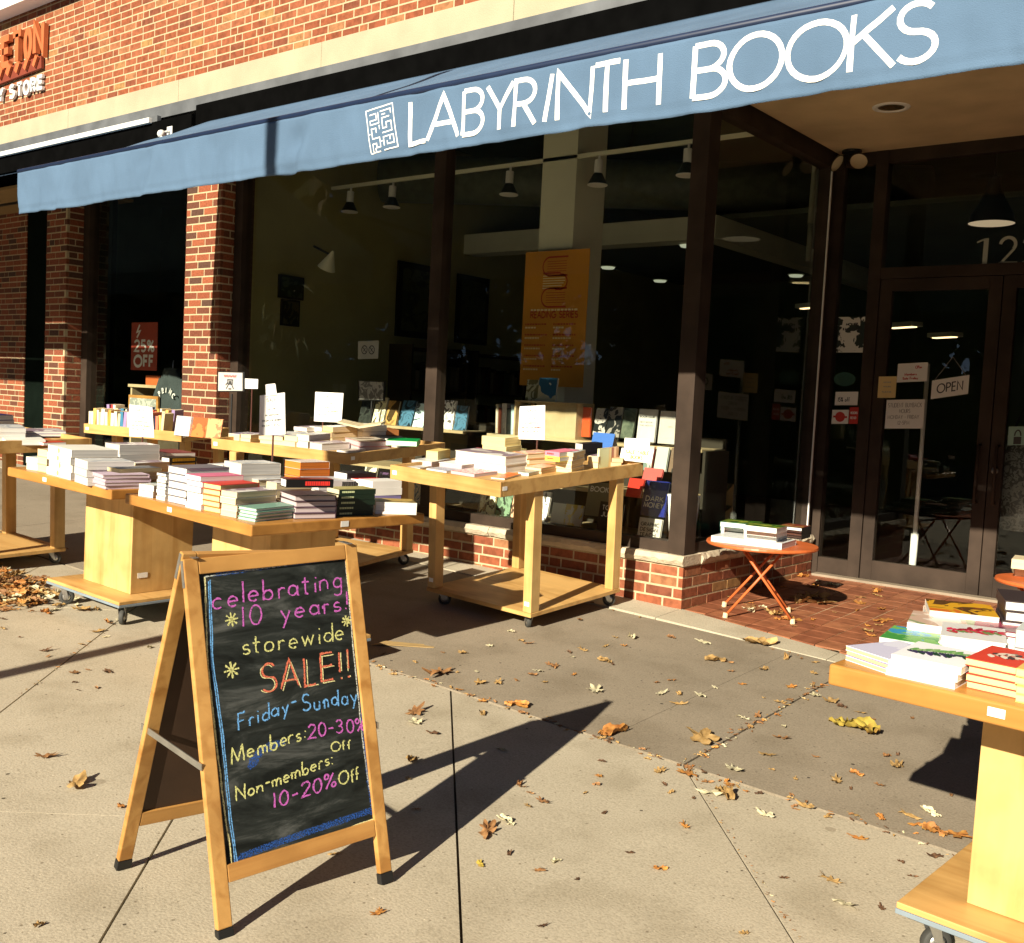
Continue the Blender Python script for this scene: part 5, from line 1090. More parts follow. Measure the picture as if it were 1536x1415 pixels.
# wooden box on the stand with two books on top
a = place(760, 665, 6.35); b = place(866, 660, 6.35)
BX = thing('wooden_box', 'open pale wooden box standing on the display stand below the orange banner', 'box')
zb_ = -.27; x0b, x1b = a.x+.1, b.x+.0
m = MB(); m.box(x0b, x0b+.015, 6.3, 6.55, zb_, zb_+.27); m.build('side', M_SHELF, BX); m = MB(); m.box(x0b+.0155, x1b, 6.3, 6.55, zb_+.255, zb_+.27); m.build('top', M_SHELF, BX)
m = MB(); m.box(x0b+.2, x1b, 6.32, 6.335, zb_, zb_+.2545); m.build('front', M_SHELF, BX); m = MB(); m.box(x1b-.015, x1b, 6.336, 6.55, zb_, zb_+.2545); m.build('side', M_SHELF, BX)
sb(787, 808, 570, 606, 6.4, (120, 112, 70), 'olive photo book on top of the wooden box', lean=.1, art=artmat('olive_photo', A_((110, 104, 60), (190, 186, 150), (90, 90, 50)), 14, 3))
sb(805, 832, 567, 606, 6.38, (206, 200, 180), 'white book with a blue sea band on top of the wooden box', lean=.1, art=artmat('seaband', A_((196, 186, 150), (40, 90, 120), (206, 200, 190)), 4, 6, .3))
# the orange reading series banner on the column
c4 = [onY(*c, 6.93) for c in ((786, 379), (877, 375), (779, 578), (874, 580))]
BNR = thing('banner', 'orange reading series banner hanging before the pale column', 'banner')
M_BAN = pm('orange_banner', (.62, .27, .025), .7, .08, 3); M_BRED = pm('banner_red', (.42, .045, .012), .7, .05, 8); M_BCR = pm('banner_cream', (.8, .66, .36), .7, .05, 8)
o0 = c4[2]; ub = Vector((1, 0, 0)); Wb = c4[3].x-c4[2].x; Hb = c4[0].z-c4[2].z
m = MB(); m.box(o0.x, o0.x+Wb, 6.93, 6.934, o0.z, o0.z+Hb); m.build('cloth', M_BAN, BNR)
Pb = lambda s, t, h=0: Vector((o0.x+s*Wb, 6.928-h, o0.z+t*Hb))
m = MB(); asp = Wb/Hb
def S_(c0, r_): return [(.3+.36, c0+r_)]+[(.34+.12*x/1, c0+r_*y) for x, y in arc(0, 0, 1, 1, 90, 270, 12)]+[(.66, c0-r_)]
for c0 in (.885, .655): ribbon(m, [(.68, c0+.068), (.4, c0+.068)]+[(.4+.11*x, c0+.068*y) for x, y in arc(0, 0, 1, 1, 90, 270, 14)]+[(.4, c0-.068), (.68, c0-.068)], .013, Pb)
ribbon(m, [(.3, .836), (.56, .836)]+[(.58+.1*x, .77+.055*y) for x, y in arc(0, 0, 1, 1, 90, -90, 12)]+[(.56, .715), (.5, .715)], .013, Pb)
for c0 in (.885, .655):
    for k in range(5): ribbon(m, [(.36, c0+.036-k*.018), (.66, c0+.036-k*.018)], .004, Pb)
write(m, 'READING SERIES', Pb, .13, .508, .045, .011, .74, gap=.16)
for r_ in range(5):
    for cc in (0, 1):
        yy = .46-r_*.078; x = .05+cc*.45
        while x < .05+cc*.45+.33: l = rnd.uniform(.015, .04); ribbon(m, [(x, yy), (x+l, yy)], .012, Pb); x += l+.012
m.build('red_print', M_BRED, BNR)
m = MB()
for k in range(6): ribbon(m, [(.3, .815-k*.018), (.62+.03*_s(k), .815-k*.018)], .007, Pb)
x = .13
while x < .85: l = rnd.uniform(.02, .05); ribbon(m, [(x, .565), (x+l, .565)], .014, Pb); x += l+.014
for r_ in range(5):
    for cc in (0, 1):
        yy = .435-r_*.078; x = .05+cc*.45
        while x < .05+cc*.45+rnd.uniform(.12, .36): l = rnd.uniform(.02, .04); ribbon(m, [(x, yy), (x+l, yy)], .012, Pb); x += l+.01
m.build('cream_print', M_BCR, BNR)
# track with spot lamps
TR = thing('light_track', 'white ceiling track running behind the show windows', 'light track')
m = MB(); m.box(-9.5, -2.9, 7.0, 7.03, 1.985, 2.015); m.build('rail', M_GREYW, TR)
for x in (-8.6, -6.6, -4.6): m = MB(); m.tube([(x, 7.015, 2.016), (x, 7.015, 2.75)], .005, 6); m.build('hanger', M_BLACK, TR)
WHR = ['at the left end of the track', 'second from the left on the track', 'just left of the black mullion', 'just right of the black mullion', 'left of the pale column', 'right of the pale column', 'above the corner post']
for k, (px, py) in enumerate(((467, 308), (525, 300), (588, 295), (668, 282), (764, 272), (897, 262), (1031, 244))):
    x = onY(px, py, 7.0).x; z = 1.86
    sp = thing('spot_lamp', f'small white spot lamp with dark hood {WHR[k]}', 'lamp', T(x, 7.01, 0), 'spot lamps on the ceiling track')
    m = MB(); m.tube([(0, 0, 1.984), (0, 0, 1.94)], .01, 8); m.build('stem', M_AL, sp)
    m = MB(); m.tube([(-.005, .0, 1.945), (0, -.01, 1.84)], .034, 12); m.build('neck', M_AL, sp, smooth=False)
    m = MB(); m.lathe([(.036, .0), (.075, -.075), (.078, -.085)], T(0, -.01, 1.84), 20); m.build('hood', pm('dark_hood', (.02, .025, .02), .4, .1, 8), sp)
    m = MB(); m.lathe([(.079, -.086), (.083, -.09), (.079, -.096), (0, -.09)], T(0, -.01, 1.84), 20); m.build('rim', M_AL, sp)
# pictures and bookcases along the olive side wall
def wallpic(name, y0, y1, z0, z1, label, art, b=.035, X=-8.1):
    t = thing(name, label, 'picture'); m = MB(); m.box(X+.0005, X+.03, y0, y1, z0, z1); m.build('frame', M_BLACK, t, bevel=.004)
    m = MB(); m.box(X+.0305, X+.032, y0+b, y1-b, z0+b, z1-b); m.build('print', art, t)
wallpic('framed_picture', 6.38, 6.68, .86, 1.08, 'small landscape picture in a black frame on the olive wall', artmat('dim_land', A_((20, 30, 20), (60, 70, 50), (30, 50, 50)), 9, 3), .02)
wallpic('framed_picture', 6.42, 6.64, .60, .855, 'small dark picture hung directly under the landscape', artmat('dim_dark', A_((16, 18, 16), (70, 66, 40), (20, 22, 20)), 8, 6), .02)
wallpic('framed_poster', 7.95, 8.72, .62, 1.42, 'tall framed poster left of the black mullion', artmat('dim_poster', A_((70, 76, 50), (40, 48, 34), (84, 88, 62)), 5, 2), .07)
wallpic('framed_poster', 8.9, 9.45, .62, 1.4, 'tall framed poster right of the black mullion', artmat('dim_poster2', A_((60, 66, 44), (36, 44, 30), (74, 80, 56)), 6, 8), .06)
def bookcase(y0, y1, label):
    t = thing('bookcase', label, 'bookcase'); Md = pm('dark_shelf', (.05, .035, .018), .7, .2, 6); X0, X1 = -8.09, -7.75
    for z in (-1.2, -.78, -.36, .06, .5): m = MB(); m.box(X0, X1, y0, y1, z-.02, z); m.build('shelf', Md, t)
    for y in (y0, y1): m = MB(); m.box(X0, X1, y-.022 if y == y0 else y+.0005, y-.0005 if y == y0 else y+.022, -1.22, .53); m.build('side_panel', Md, t)
    BK = MB()
    for r_, z in enumerate((-.78, -.36, .06)):
        y = y0+.02; q = 0
        while y < y1-.06:
            th = rnd.uniform(.03, .055); hh = rnd.uniform(.2, .3); m = MB(); m.box(X0+.12, X1-.02, y, y+th, z+.001, z+hh)
            BK.v and None; b0 = len(BK.v); BK.mesh(m.v, m.f, rnd.randrange(6)); y += th+.003; q += 1
    tag(BK.build('shelved_books', [cm(c) for c in BKC]), f'rows of dim shelved books in the {label.split(" ")[0]} bookcase', 'books', kind='stuff')
BKC = ((70, 40, 30), (40, 50, 60), (90, 80, 50), (60, 66, 50), (110, 100, 80), (50, 24, 24))
bookcase(7.9, 8.75, 'near bookcase of dark wood against the olive side wall')
bookcase(8.95, 10.2, 'far bookcase of dark wood against the olive side wall')
# sign frames just behind the first window
cc4 = [onY(*c, 6.3) for c in ((537, 570), (578, 572), (577, 602), (537, 601))]
CT = thing('calendar_stand', 'clear sign frame with a grey printed card inside the first window', 'sign')
m = MB(); m.hexa([cc4[3], cc4[2], cc4[1], cc4[0]], [p+Vector((0, .006, 0)) for p in (cc4[3], cc4[2], cc4[1], cc4[0])]); m.build('frame', M_BLACK, CT)
ce_ = sum(cc4, Vector())/4; i4 = [ce_+(p-ce_)*.88-Vector((0, .002, 0)) for p in cc4]
m = MB(); m.hexa([i4[3], i4[2], i4[1], i4[0]], [p+Vector((0, .0015, 0)) for p in (i4[3], i4[2], i4[1], i4[0])]); m.build('card', artmat('grey_print', A_((190, 188, 180), (120, 118, 112), (206, 204, 196)), 16, 2), CT)
m = MB(); m.tube([(ce_.x, 6.31, ce_.z-.05), (ce_.x, 6.31, -.27)], .008, 8); m.build('post', M_BLACK, CT)
NS = thing('notice_plate', 'white plate with two round prohibition symbols inside the first window', 'sign')
c4 = [onY(*c, 6.25) for c in ((537, 512), (568, 511), (567, 538), (537, 539))]
m = MB(); m.hexa([c4[3], c4[2], c4[1], c4[0]], [p+Vector((0, .004, 0)) for p in (c4[3], c4[2], c4[1], c4[0])]); m.build('plate', pm('dim_plate', (.45, .44, .4), .6, .05, 8), NS)
ce_ = sum(c4, Vector())/4; m = MB(); Pn2 = lambda s, t, h=0: Vector((ce_.x+s, ce_.y-.001-h, ce_.z+t))
for s in (-.045, .045): ribbon(m, [(s+.034*x, .035*y) for x, y in arc(0, 0, 1, 1, 0, 360, 20)], .008, Pn2); ribbon(m, [(s-.022, .022), (s+.022, -.022)], .007, Pn2); ribbon(m, [(s-.012, -.015), (s+.012, .015)], .006, Pn2)
m.build('symbols', M_INK, NS)
# made-up cone and arm standing in for a white triangle in the first window
q = onY(482, 388, 6.4); WL = thing('pale_cone', 'pale cone standing in for a white triangle high in the first window', 'lamp', T(q.x, 6.5, q.z))
m = MB(); m.lathe([(.085, -.09), (.01, .09)], RY(.5), 20); m.build('shade', M_GREYW, WL, smooth=True); m = MB(); m.tube([(0, 0, .05), (-.25, .02, .14)], .012, 6); m.build('arm', M_BLACK, WL)
# lit ceiling strips deeper in the shop, pendant and ceiling discs
M_LIT = emit('warm_strip', (1, .72, .36), 1.5)
for k, (px, py, dx, Y, lab) in enumerate(((1475, 416, .34, 9.2, 'brightest warm strip lamp under the house number'), (1355, 491, .34, 11.5, 'warm strip lamp seen through the first door'), (1417, 506, .32, 12.4, 'warm strip lamp beside the one through the first door'), (1213, 462, .26, 12.0, 'thin warm strip lamp seen through the return window'))):
    q = onY(px, py, Y); sl_ = thing('strip_lamp', lab, 'lamp', T(q.x, Y, q.z) @ RZ(-.5), 'strip lamps in the shop')
    m = MB(); m.box(-dx/2, dx/2, -.03, .03, -.01, .0); m.build('tube', M_LIT, sl_); m = MB(); m.box(-dx/2-.03, dx/2+.03, -.08, .08, .0005, .05); m.build('housing', M_GREYW, sl_)
q = onY(1487, 336, 8.3); PD = thing('pendant_lamp', 'dark bell shaped pendant lamp with a pale underside behind the transom', 'lamp', T(q.x, 8.3, q.z))
m = MB(); m.lathe([(.165, .0), (.15, .06), (.09, .17), (.05, .25), (.045, .34), (0, .34)], None, 28); m.build('shade', pm('pendant_black', (.012, .012, .012), .4, .1, 8), PD, smooth=True)
m = MB(); m.lathe([(.16, .003), (0, .003)], None, 28); m.build('diffuser', emit('dim_diffuser', (1, .78, .5), .2), PD); m = MB(); m.tube([(0, 0, .34), (0, 0, 2.7-q.z)], .008, 6); m.build('cord', M_BLACK, PD)
for k, (px, py, Y, lab) in enumerate(((990, 421, 10.5, 'round ceiling lamp left of the corner post'), (1032, 368, 10.2, 'round ceiling lamp cut by the corner post'), (1194, 413, 11, 'tiny round ceiling lamp in the return window'), (912, 401, 11.5, 'round ceiling lamp nearest the pale column'))):
    d_ = ray(px, py); q = d_*(1.62/d_.z) if d_.z > .02 else onY(px, py, Y); dl = thing('ceiling_lamp', lab, 'lamp', T(q.x, q.y, 1.60), 'round ceiling lamps')
    m = MB(); m.lathe([(0, .0), (.07, .0), (.085, .02)], None, 20); m.build('disc', emit('disc_%d' % k, (.8, .85, .6), .25), dl); m = MB(); m.lathe([(.0855, .021), (.1, .024), (.1, .03), (0, .03)], None, 20); m.build('ring', M_GREYW, dl)
# cartons on the floor inside the return window
for k, (x, y, z0, w_, h_, lab) in enumerate(((-3.75, 7.0, -.905, .3, .36, 'large open carton inside the return window'), (-3.6, 6.45, -.905, .2, .3, 'tall slanted magazine carton at the corner post'), (-3.55, 6.75, -.905, .16, .22, 'small magazine carton between the larger cartons'))):
    t = thing('carton', lab, 'box', T(x, y, z0), 'cartons in the return window'); Mc = pm('carton', (.36, .25, .1), .85, .1, 6)
    m = MB(); m.hexa([(w_/2, -.12, 0), (w_/2, .14, 0), (w_/2, .14, h_), (w_/2, -.12, h_*.6)], [(w_/2-.008, -.12, 0), (w_/2-.008, .14, 0), (w_/2-.008, .14, h_), (w_/2-.008, -.12, h_*.6)]); m.build('side', Mc, t)
    m = MB(); m.hexa([(-w_/2, -.12, 0), (-w_/2, .14, 0), (-w_/2, .14, h_), (-w_/2, -.12, h_*.6)], [(-w_/2+.008, -.12, 0), (-w_/2+.008, .14, 0), (-w_/2+.008, .14, h_), (-w_/2+.008, -.12, h_*.6)]); m.build('side', Mc, t)
    m = MB(); m.box(-w_/2+.0085, w_/2-.0085, -.12, -.112, 0, h_*.55); m.box(-w_/2+.0085, w_/2-.0085, .132, .14, 0, h_); m.build('end', Mc, t)
mb = MB(); mb.box(-4.4, -3.31, 5.86, 7.6, -.93, -.908); tag(mb.build('window_ledge', M_SHELF), 'pale ledge board along the bottom of the return window', 'ledge')
# papers and stickers on the entrance glass
def glasspaper(name, px0, py0, px1, py1, label, mat, lines=(), ink=None, Y=YD-.004, skew=0, cat='paper'):
    a, b = onY(px0, py1, Y), onY(px1, py1+skew, Y); t = onY(px0, py0, Y); W_, H_ = b.x-a.x, t.z-a.z; sl = (b.z-a.z)/W_
    t_ = thing(name, label, cat); P = lambda s, q, h=0: Vector((a.x+s, Y-.0012-h, a.z+q+s*sl))
    m = MB(); m.hexa([P(0, 0, -.001), P(W_, 0, -.001), P(W_, H_, -.001), P(0, H_, -.001)], [P(0, 0, -.0018), P(W_, 0, -.0018), P(W_, H_, -.0018), P(0, H_, -.0018)]); m.build('sheet', mat, t_)
    if lines:
        m = MB()
        for s_, xa, yb, hh, wd, L in lines: write(m, s_, P, xa*W_, yb*H_, hh*H_, wd*W_, L*W_)
        m.build('lettering', ink or M_INK, t_)
    return t_, P, W_, H_
M_DIMW = pm('dim_paper', (.72, .71, .66), .8, .03, 8)
glasspaper('paper_notice', 1316, 565, 1343, 597, 'small tan notice taped at the left of the first door', pm('tan_paper', (.66, .5, .22), .8, .04, 8), [('NOTICE', .3, .7, .05, .02, .4), ('HOURS', .3, .5, .05, .02, .4), ('PLEASE', .25, .25, .05, .02, .5)], M_INKG)
glasspaper('paper_notice', 1345, 546, 1390, 574, 'white notice with a small red mark under the door pole top', M_DIMW, [('Open', .6, .7, .14, .02, .2), ('Members', .25, .35, .12, .02, .4), ('Sale Friday', .2, .14, .12, .02, .5)], M_INKR, skew=-2)
glasspaper('paper_notice', 1327, 600, 1384, 643, 'hand lettered student buyback hours sheet on the first door', M_DIMW, [('STUDENT BUYBACK', .05, .74, .14, .014, .88), ('HOURS', .36, .54, .13, .014, .28), ('MONDAY - FRIDAY', .06, .34, .12, .014, .82), ('12-5PM', .34, .14, .12, .014, .3)], M_INKG)
t_, P, W_, H_ = glasspaper('open_sign', 1396, 571, 1452, 599, 'white hanging card that reads open on the first door', M_DIMW, [('OPEN', .16, .28, .46, .034, .68)], M_INK, Y=YD-.03, skew=-8, cat='sign')
m = MB(); tp = P(W_*.52, H_*2.1); m.tube([P(W_*.06, H_*.97), tp], .0018, 5); m.tube([P(W_*.92, H_*.97), tp], .0018, 5); m.build('string', M_INKG, t_)
glasspaper('poster', 1254, 476, 1297, 529, 'black and white forest poster on the side light', artmat('forest', A_((206, 206, 196), (40, 50, 44), (20, 26, 22)), 9, 2), [('HOUSE', .3, .76, .06, .03, .4), ('FALL BOOK', .2, .62, .06, .03, .6)], M_INK, cat='poster')
glasspaper('sticker', 1252, 588, 1286, 608, 'white card reading fifteen percent off on the side light', M_DIMW, [('15% off', .14, .28, .3, .028, .5)], M_INK, cat='sticker')
t_, P, W_, H_ = glasspaper('sticker', 1247, 615, 1272, 636, 'square white sticker with a red round emblem on the side light', M_DIMW, cat='sticker')
m = MB(); m.lathe([(0, .0005), (H_*.36, .0005), (H_*.36, 0)], T(*P(W_*.5, H_*.5)) @ RX(math.pi/2), 24); m.build('emblem', M_INKR, t_); m = MB(); m.box(-W_*.42, W_*.42, -.0012, -.0006, -H_*.07, H_*.07, T(*P(W_*.5, H_*.5))); m.build('emblem_bar', M_INKR, t_)
glasspaper('sticker', 1273, 611, 1287, 636, 'narrow red sticker beside the round emblem', M_INKR, [('BOOKS', .15, .6, .12, .05, .7), ('READ', .15, .3, .12, .05, .6)], M_DIMW, cat='sticker')
t_ = thing('sticker', 'oval dark green sticker in the middle of the side light', 'sticker'); q = onY(1267, 569, YD-.004)
m = MB(); m.lathe([(0, .0005), (.085, .0005), (.085, 0)], T(q.x, q.y, q.z) @ Matrix.Scale(.62, 4, (0, 0, 1)) @ RX(math.pi/2), 28); m.build('disc', pm('green_sticker', (.02, .07, .05), .5, .1, 8), t_)
t_, P, W_, H_ = glasspaper('sticker', 1511, 640, 1540, 668, 'square pale green sticker showing a dark padlock shaped bag on the second door', pm('mint', (.25, .4, .34), .7, .05, 8), cat='sticker')
m = MB(); ribbon(m, [(W_*.3, H_*.25), (W_*.7, H_*.25)], H_*.4, P); ribbon(m, [(W_*(.5+.16*x), H_*(.5+.3*y)) for x, y in arc(0, 0, 1, 1, 180, 0, 10)], H_*.07, P); m.build('bag_mark', M_INK, t_)
# leaning white tube behind the first door
a, b = onY(1392, 546, 7.95), onY(1370, 830, 7.95); b = a+(b-a)*((-1.2-a.z)/(b.z-a.z)); TU = thing('display_pole', 'slim white pole leaning behind the first door glass', 'pole')
m = MB(); m.tube([b, a], .016, 10); m.build('tube', M_AL, TU, smooth=True); m = MB(); m.tube([b, b+(a-b)*.22], .027, 10); m.build('sleeve', M_WHITE, TU, smooth=True)
# patterned bundle hanging behind the second door
q = onY(1530, 715, 7.9); BG = thing('patterned_bag', 'grey patterned bag hanging behind the second door', 'bag', T(q.x, 7.9, q.z))
m = MB(); NU, NV = 18, 14
for i in range(NV+1):
    v_ = i/NV; rr = .17*math.sin(math.pi*min(1, .12+v_*.8))**.6
    for k in range(NU): a_ = 2*math.pi*k/NU; m.v.append((rr*_c(a_)*(1+.12*noise.noise(Vector((a_, v_*3, 1)))), rr*.5*_s(a_), -.38+.72*v_))
for i in range(NV):
    for k in range(NU): m.f.append((i*NU+k, i*NU+(k+1) % NU, (i+1)*NU+(k+1) % NU, (i+1)*NU+k)); m.m.append(0)
m.build('body', artmat('paisley', A_((70, 74, 72), (130, 134, 130), (50, 54, 52)), 26, 3), BG, smooth=True); m = MB(); m.tube([(-.06, 0, .33), (0, 0, .5), (.06, 0, .33)], .01, 6); m.build('strap', M_BLACK, BG)
# ceiling fittings of the recess
q = onY(1337, 161, 6.6); d_ = ray(1337, 161); q = d_*(1.95/d_.z); CL = thing('recessed_lamp', 'round recessed lamp in the entrance ceiling', 'lamp', T(q.x, q.y, 1.95))
m = MB(); m.lathe([(.115, .0), (.112, -.006), (.085, -.008), (.08, -.001)], None, 32); m.build('ring', M_AL, CL, smooth=True); m = MB(); m.lathe([(.08, -.0015), (.075, .0), (.03, -.001), (0, -.001)], None, 32); m.build('reflector', pm('brass', (.45, .3, .12), .25, .1, 8, metal=.9), CL, smooth=True)
d_ = ray(1278, 226); q = d_*(1.95/d_.z); EM = thing('emergency_light', 'twin headed emergency light hanging from the entrance ceiling', 'lamp', T(q.x, q.y, 0))
m = MB(); m.lathe([(0, 1.949), (.07, 1.949), (.07, 1.93), (.02, 1.925), (.018, 1.87)], None, 20); m.build('base', M_BLACK, EM)
for s in (-1, 1):
    m = MB(); R0 = T(s*.07, -.04, 1.845) @ RZ(s*.5) @ RX(1.25); m.lathe([(0, -.04), (.03, -.035), (.062, .02), (.066, .03)], R0, 20); hd = m.build('lamp_head', M_BRONZE, EM, smooth=True)
    m = MB(); m.lathe([(.061, .021), (.05, .012), (0, .008)], R0, 20); m.build('lens', pm('lens', (.75, .62, .42), .25, .1, 8), hd, smooth=True)
# the left shop window: sale poster, sweatshirt, shelf, framed print
c4 = [onY(*c, 6.05) for c in ((198, 484), (237, 486), (196, 555), (236, 556))]
SP_ = thing('sale_poster', 'dark red twenty five percent off poster in the window between the pilasters', 'poster')
o0_ = c4[2]; Wp, Hp = c4[1].x-c4[0].x, c4[0].z-c4[2].z
m = MB(); m.box(o0_.x, o0_.x+Wp, 6.05, 6.054, o0_.z, o0_.z+Hp); m.build('sheet', pm('dark_red_poster', (.34, .05, .025), .7, .08, 6), SP_)
Ps = lambda s, t, h=0: Vector((o0_.x+s*Wp, 6.048-h, o0_.z+t*Hp))
m = MB(); write(m, '25%', Ps, .14, .4, .22, .05, .74, gap=.18); write(m, 'OFF', Ps, .14, .08, .22, .06, .72, gap=.25); ribbon(m, [(.32, .95), (.22, .8), (.34, .82), (.22, .68)], .05, Ps); m.build('lettering', M_DIMW, SP_)
DS = thing('display_counter', 'small wooden display shelf with an orange box below the sale poster', 'shelf'); q = onY(192, 576, 6.1); 
m = MB(); m.box(q.x, q.x+.6, 6.1, 6.4, q.z-.03, q.z); m.build('board', M_SHELF, DS); m = MB(); m.box(q.x+.02, q.x+.05, 6.12, 6.38, -1.1, q.z-.0305); m.box(q.x+.5, q.x+.53, 6.12, 6.38, -1.1, q.z-.0305); m.build('post', M_SHELF, DS)
m = MB(); m.box(q.x+.3, q.x+.56, 6.12, 6.3, q.z+.0005, q.z+.1); tag(m.build('orange_box', M_ORANGE, None, bevel=.004), 'flat bright orange carton on the small wooden display shelf', 'box')
c4 = [onY(*c, 6.02) for c in ((192, 592), (236, 592), (192, 632), (236, 632))]; FP = thing('framed_print', 'wood framed line drawing leaning in the window between the pilasters', 'picture')
m = MB(); m.box(c4[2].x, c4[3].x, 6.02, 6.04, c4[2].z, c4[0].z); m.build('frame', M_OAK, FP); m = MB(); m.box(c4[2].x+.03, c4[3].x-.03, 6.016, 6.0195, c4[2].z+.03, c4[0].z-.03); m.build('print', artmat('linedraw', A_((190, 194, 180), (150, 156, 146), (200, 204, 190)), 14, 5), FP)
SW = thing('sweatshirt', 'dark grey hooded sweatshirt with pale arched letters on a hanger', 'sweatshirt'); q = onY(258, 600, 6.12)
m = MB(); NU, NV = 20, 12
for i in range(NV+1):
    v_ = i/NV; wx = .22*(1-.62*max(0, v_-.72)/.28)*(1+.04*_s(v_*7)); 
    for k in range(NU): a_ = 2*math.pi*k/NU; m.v.append((wx*_c(a_)+.01*_s(5*a_+v_*4), .07*_s(a_)+.012*_s(9*a_+v_*3), -.32+.64*v_))
for i in range(NV):
    for k in range(NU): m.f.append((i*NU+k, i*NU+(k+1) % NU, (i+1)*NU+(k+1) % NU, (i+1)*NU+k)); m.m.append(0)
M_SW = pm('sweat_cloth', (.045, .06, .06), .95, .15, 8, .2)
m.build('body', M_SW, SW, T(q.x, q.y, q.z), smooth=True)
for s in (-1, 1): m = MB(); m.tube([(s*.16, 0, .2), (s*.25, -.01, -.02), (s*.27, -.02, -.3)], [.05, .055, .045], 10); m.build('sleeve', M_SW, SW, T(q.x, q.y, q.z), smooth=True)
m = MB(); m.tube([(-.02, .02, .4), (0, 0, .36), (0, 0, .3)], .006, 6); m.build('hanger', M_STEEL, SW, T(q.x, q.y, q.z))
m = MB()
for k, ch in enumerate('PRINC'):
    a_ = math.radians(128-k*22); Pq = lambda s, t, h=0, a_=a_: Vector((q.x+.02+.15*_c(a_)+s*_s(a_)+t*_c(a_), q.y-.085-h, q.z-.06+.13*_s(a_)-s*_c(a_)+t*_s(a_))); wd, ss = G[ch]
    for st_ in ss: ribbon(m, [(p[0]*.045-.02, p[1]*.05) for p in st_], .013, Pq)
m.build('lettering', M_DIMW, SW)
# street lamp column at the kerb: its shadow crosses the pavement and the awning
LP = thing('street_lamp', 'black street lamp column standing at the kerb', 'lamp post', T(-4.03, -1.5, gz(-4.03, -1.5)))
m = MB(); m.lathe([(.12, 0), (.12, .25), (.075, .35), (.055, .5), (.05, 6.75), (0, 6.75)], None, 20); m.build('column', M_BLACK, LP, smooth=True)
m = MB(); m.lathe([(.05, 6.751), (.07, 6.8), (.06, 6.86), (.02, 6.9), (0, 6.9)], None, 20); m.build('lantern', M_AL, LP, smooth=True)

# ------------------------------------------------------------------ fallen leaves
def leafmesh(kind, seed):
    rnd = random.Random(seed); n = 40; out = []
    for i in range(n):
        a = 2*math.pi*i/n; 
        if kind == 'oak': r = .5*(1+.32*_s(7*a+seed))*(.62+.38*abs(_c(a)))
        elif kind == 'maple': r = .34+.3*abs(_c(2.5*a))**1.4+.05*_s(13*a)
        elif kind == 'ginkgo': r = .5*(.5+.5*abs(_s(a*.5)))*(1+.06*_s(11*a))
        else: r = .48*(.4+.6*abs(_c(a)))*(1+.08*_s(9*a+seed))
        r *= 1+.16*rnd.uniform(-1, 1)+.35*noise.noise(Vector((_c(a)*1.2, _s(a)*1.2, seed*2.7))); out.append((r*_c(a), r*_s(a)*(.75 if kind != 'maple' else .95)))
    cx, cy = rnd.uniform(-.5, .5), rnd.uniform(-.5, .5); cu = rnd.uniform(.12, .5); tw = rnd.uniform(-.4, .4)
    H = lambda x, y: cu*(x*_c(tw)+y*_s(tw))**2*1.1+cu*.6*max(0, y*_c(tw)-x*_s(tw))**2+.22*noise.noise(Vector((x*3.5, y*3.5, seed)))+.09
    vs = [(0, 0, H(0, 0))]
    for f in (.5, 1): vs += [(x*f, y*f, max(.005, H(x*f, y*f))) for x, y in out]
    fs = [(0, 1+i, 1+(i+1) % n) for i in range(n)]+[(1+i, 1+n+i, 1+n+(i+1) % n, 1+(i+1) % n) for i in range(n)]
    me = bpy.data.meshes.new('leaf'); b = len(vs)
    st_ = [(-.3-.05*k, .02*k*k*.3, .03+.01*k) for k in range(8)]     # stalk
    for k, (x, y, z) in enumerate(st_): vs += [(x, y-.012, z), (x, y+.012, z)]
    fs += [(b+2*k, b+2*k+1, b+2*k+3, b+2*k+2) for k in range(7)]
    me.from_pydata(vs, [], fs); me.polygons.foreach_set('use_smooth', [True]*len(me.polygons)); me.update(); return me
def crumple(seed):
    me = bpy.data.meshes.new('leaf'); n = 14; vs, fs = [], []
    for i in range(n+1):
        for j in range(n+1):
            u, v = i/n*2-1, j/n*2-1; e = .75+.35*noise.noise(Vector((math.atan2(v, u)*1.4, seed, 0))); x, y = u*.62*e, v*.34*e*(1-.35*abs(u)**3)
            z = .1+.2*noise.noise(Vector((u*1.9, v*2.2, seed)))+.13*noise.noise(Vector((u*5, v*5, seed+3)))+.22*v*v*(1 if u > -.3 else -.2); vs.append((x, y, max(.004, z)))
    for i in range(n):
        for j in range(n): a = i*(n+1)+j; fs.append((a, a+n+1, a+n+2, a+1))
    me.from_pydata(vs, [], fs); me.polygons.foreach_set('use_smooth', [True]*len(me.polygons)); me.update(); return me
LM = {k: [leafmesh(k, s) for s in range(4)] for k in ('oak', 'maple', 'oval', 'ginkgo')}; LM['crumpled'] = [crumple(s) for s in range(4)]
def leafmat(name, a, b, c):
    m, n, bs, N, L = nodes(name); bs.inputs['Roughness'].default_value = .7
    tc = N('ShaderNodeTexCoord'); nz = N('ShaderNodeTexNoise'); nz.inputs['Scale'].default_value = 4; nz.inputs['Detail'].default_value = 5; L(tc.outputs['Object'], nz.inputs[0])
    r = ramp(N, [(.3, a), (.52, b), (.72, c)]); L(nz.outputs[0], r.inputs[0]); oi = N('ShaderNodeObjectInfo'); hs = N('ShaderNodeHueSaturation'); 
    ma = N('ShaderNodeMath'); ma.operation = 'MULTIPLY_ADD'; L(oi.outputs['Random'], ma.inputs[0]); ma.inputs[1].default_value = .5; ma.inputs[2].default_value = .75; L(ma.outputs[0], hs.inputs['Value'])
    L(r.outputs[0], hs.inputs['Color']); L(hs.outputs[0], bs.inputs['Base Color']); bs.inputs['Subsurface Weight'].default_value = 0
    return m
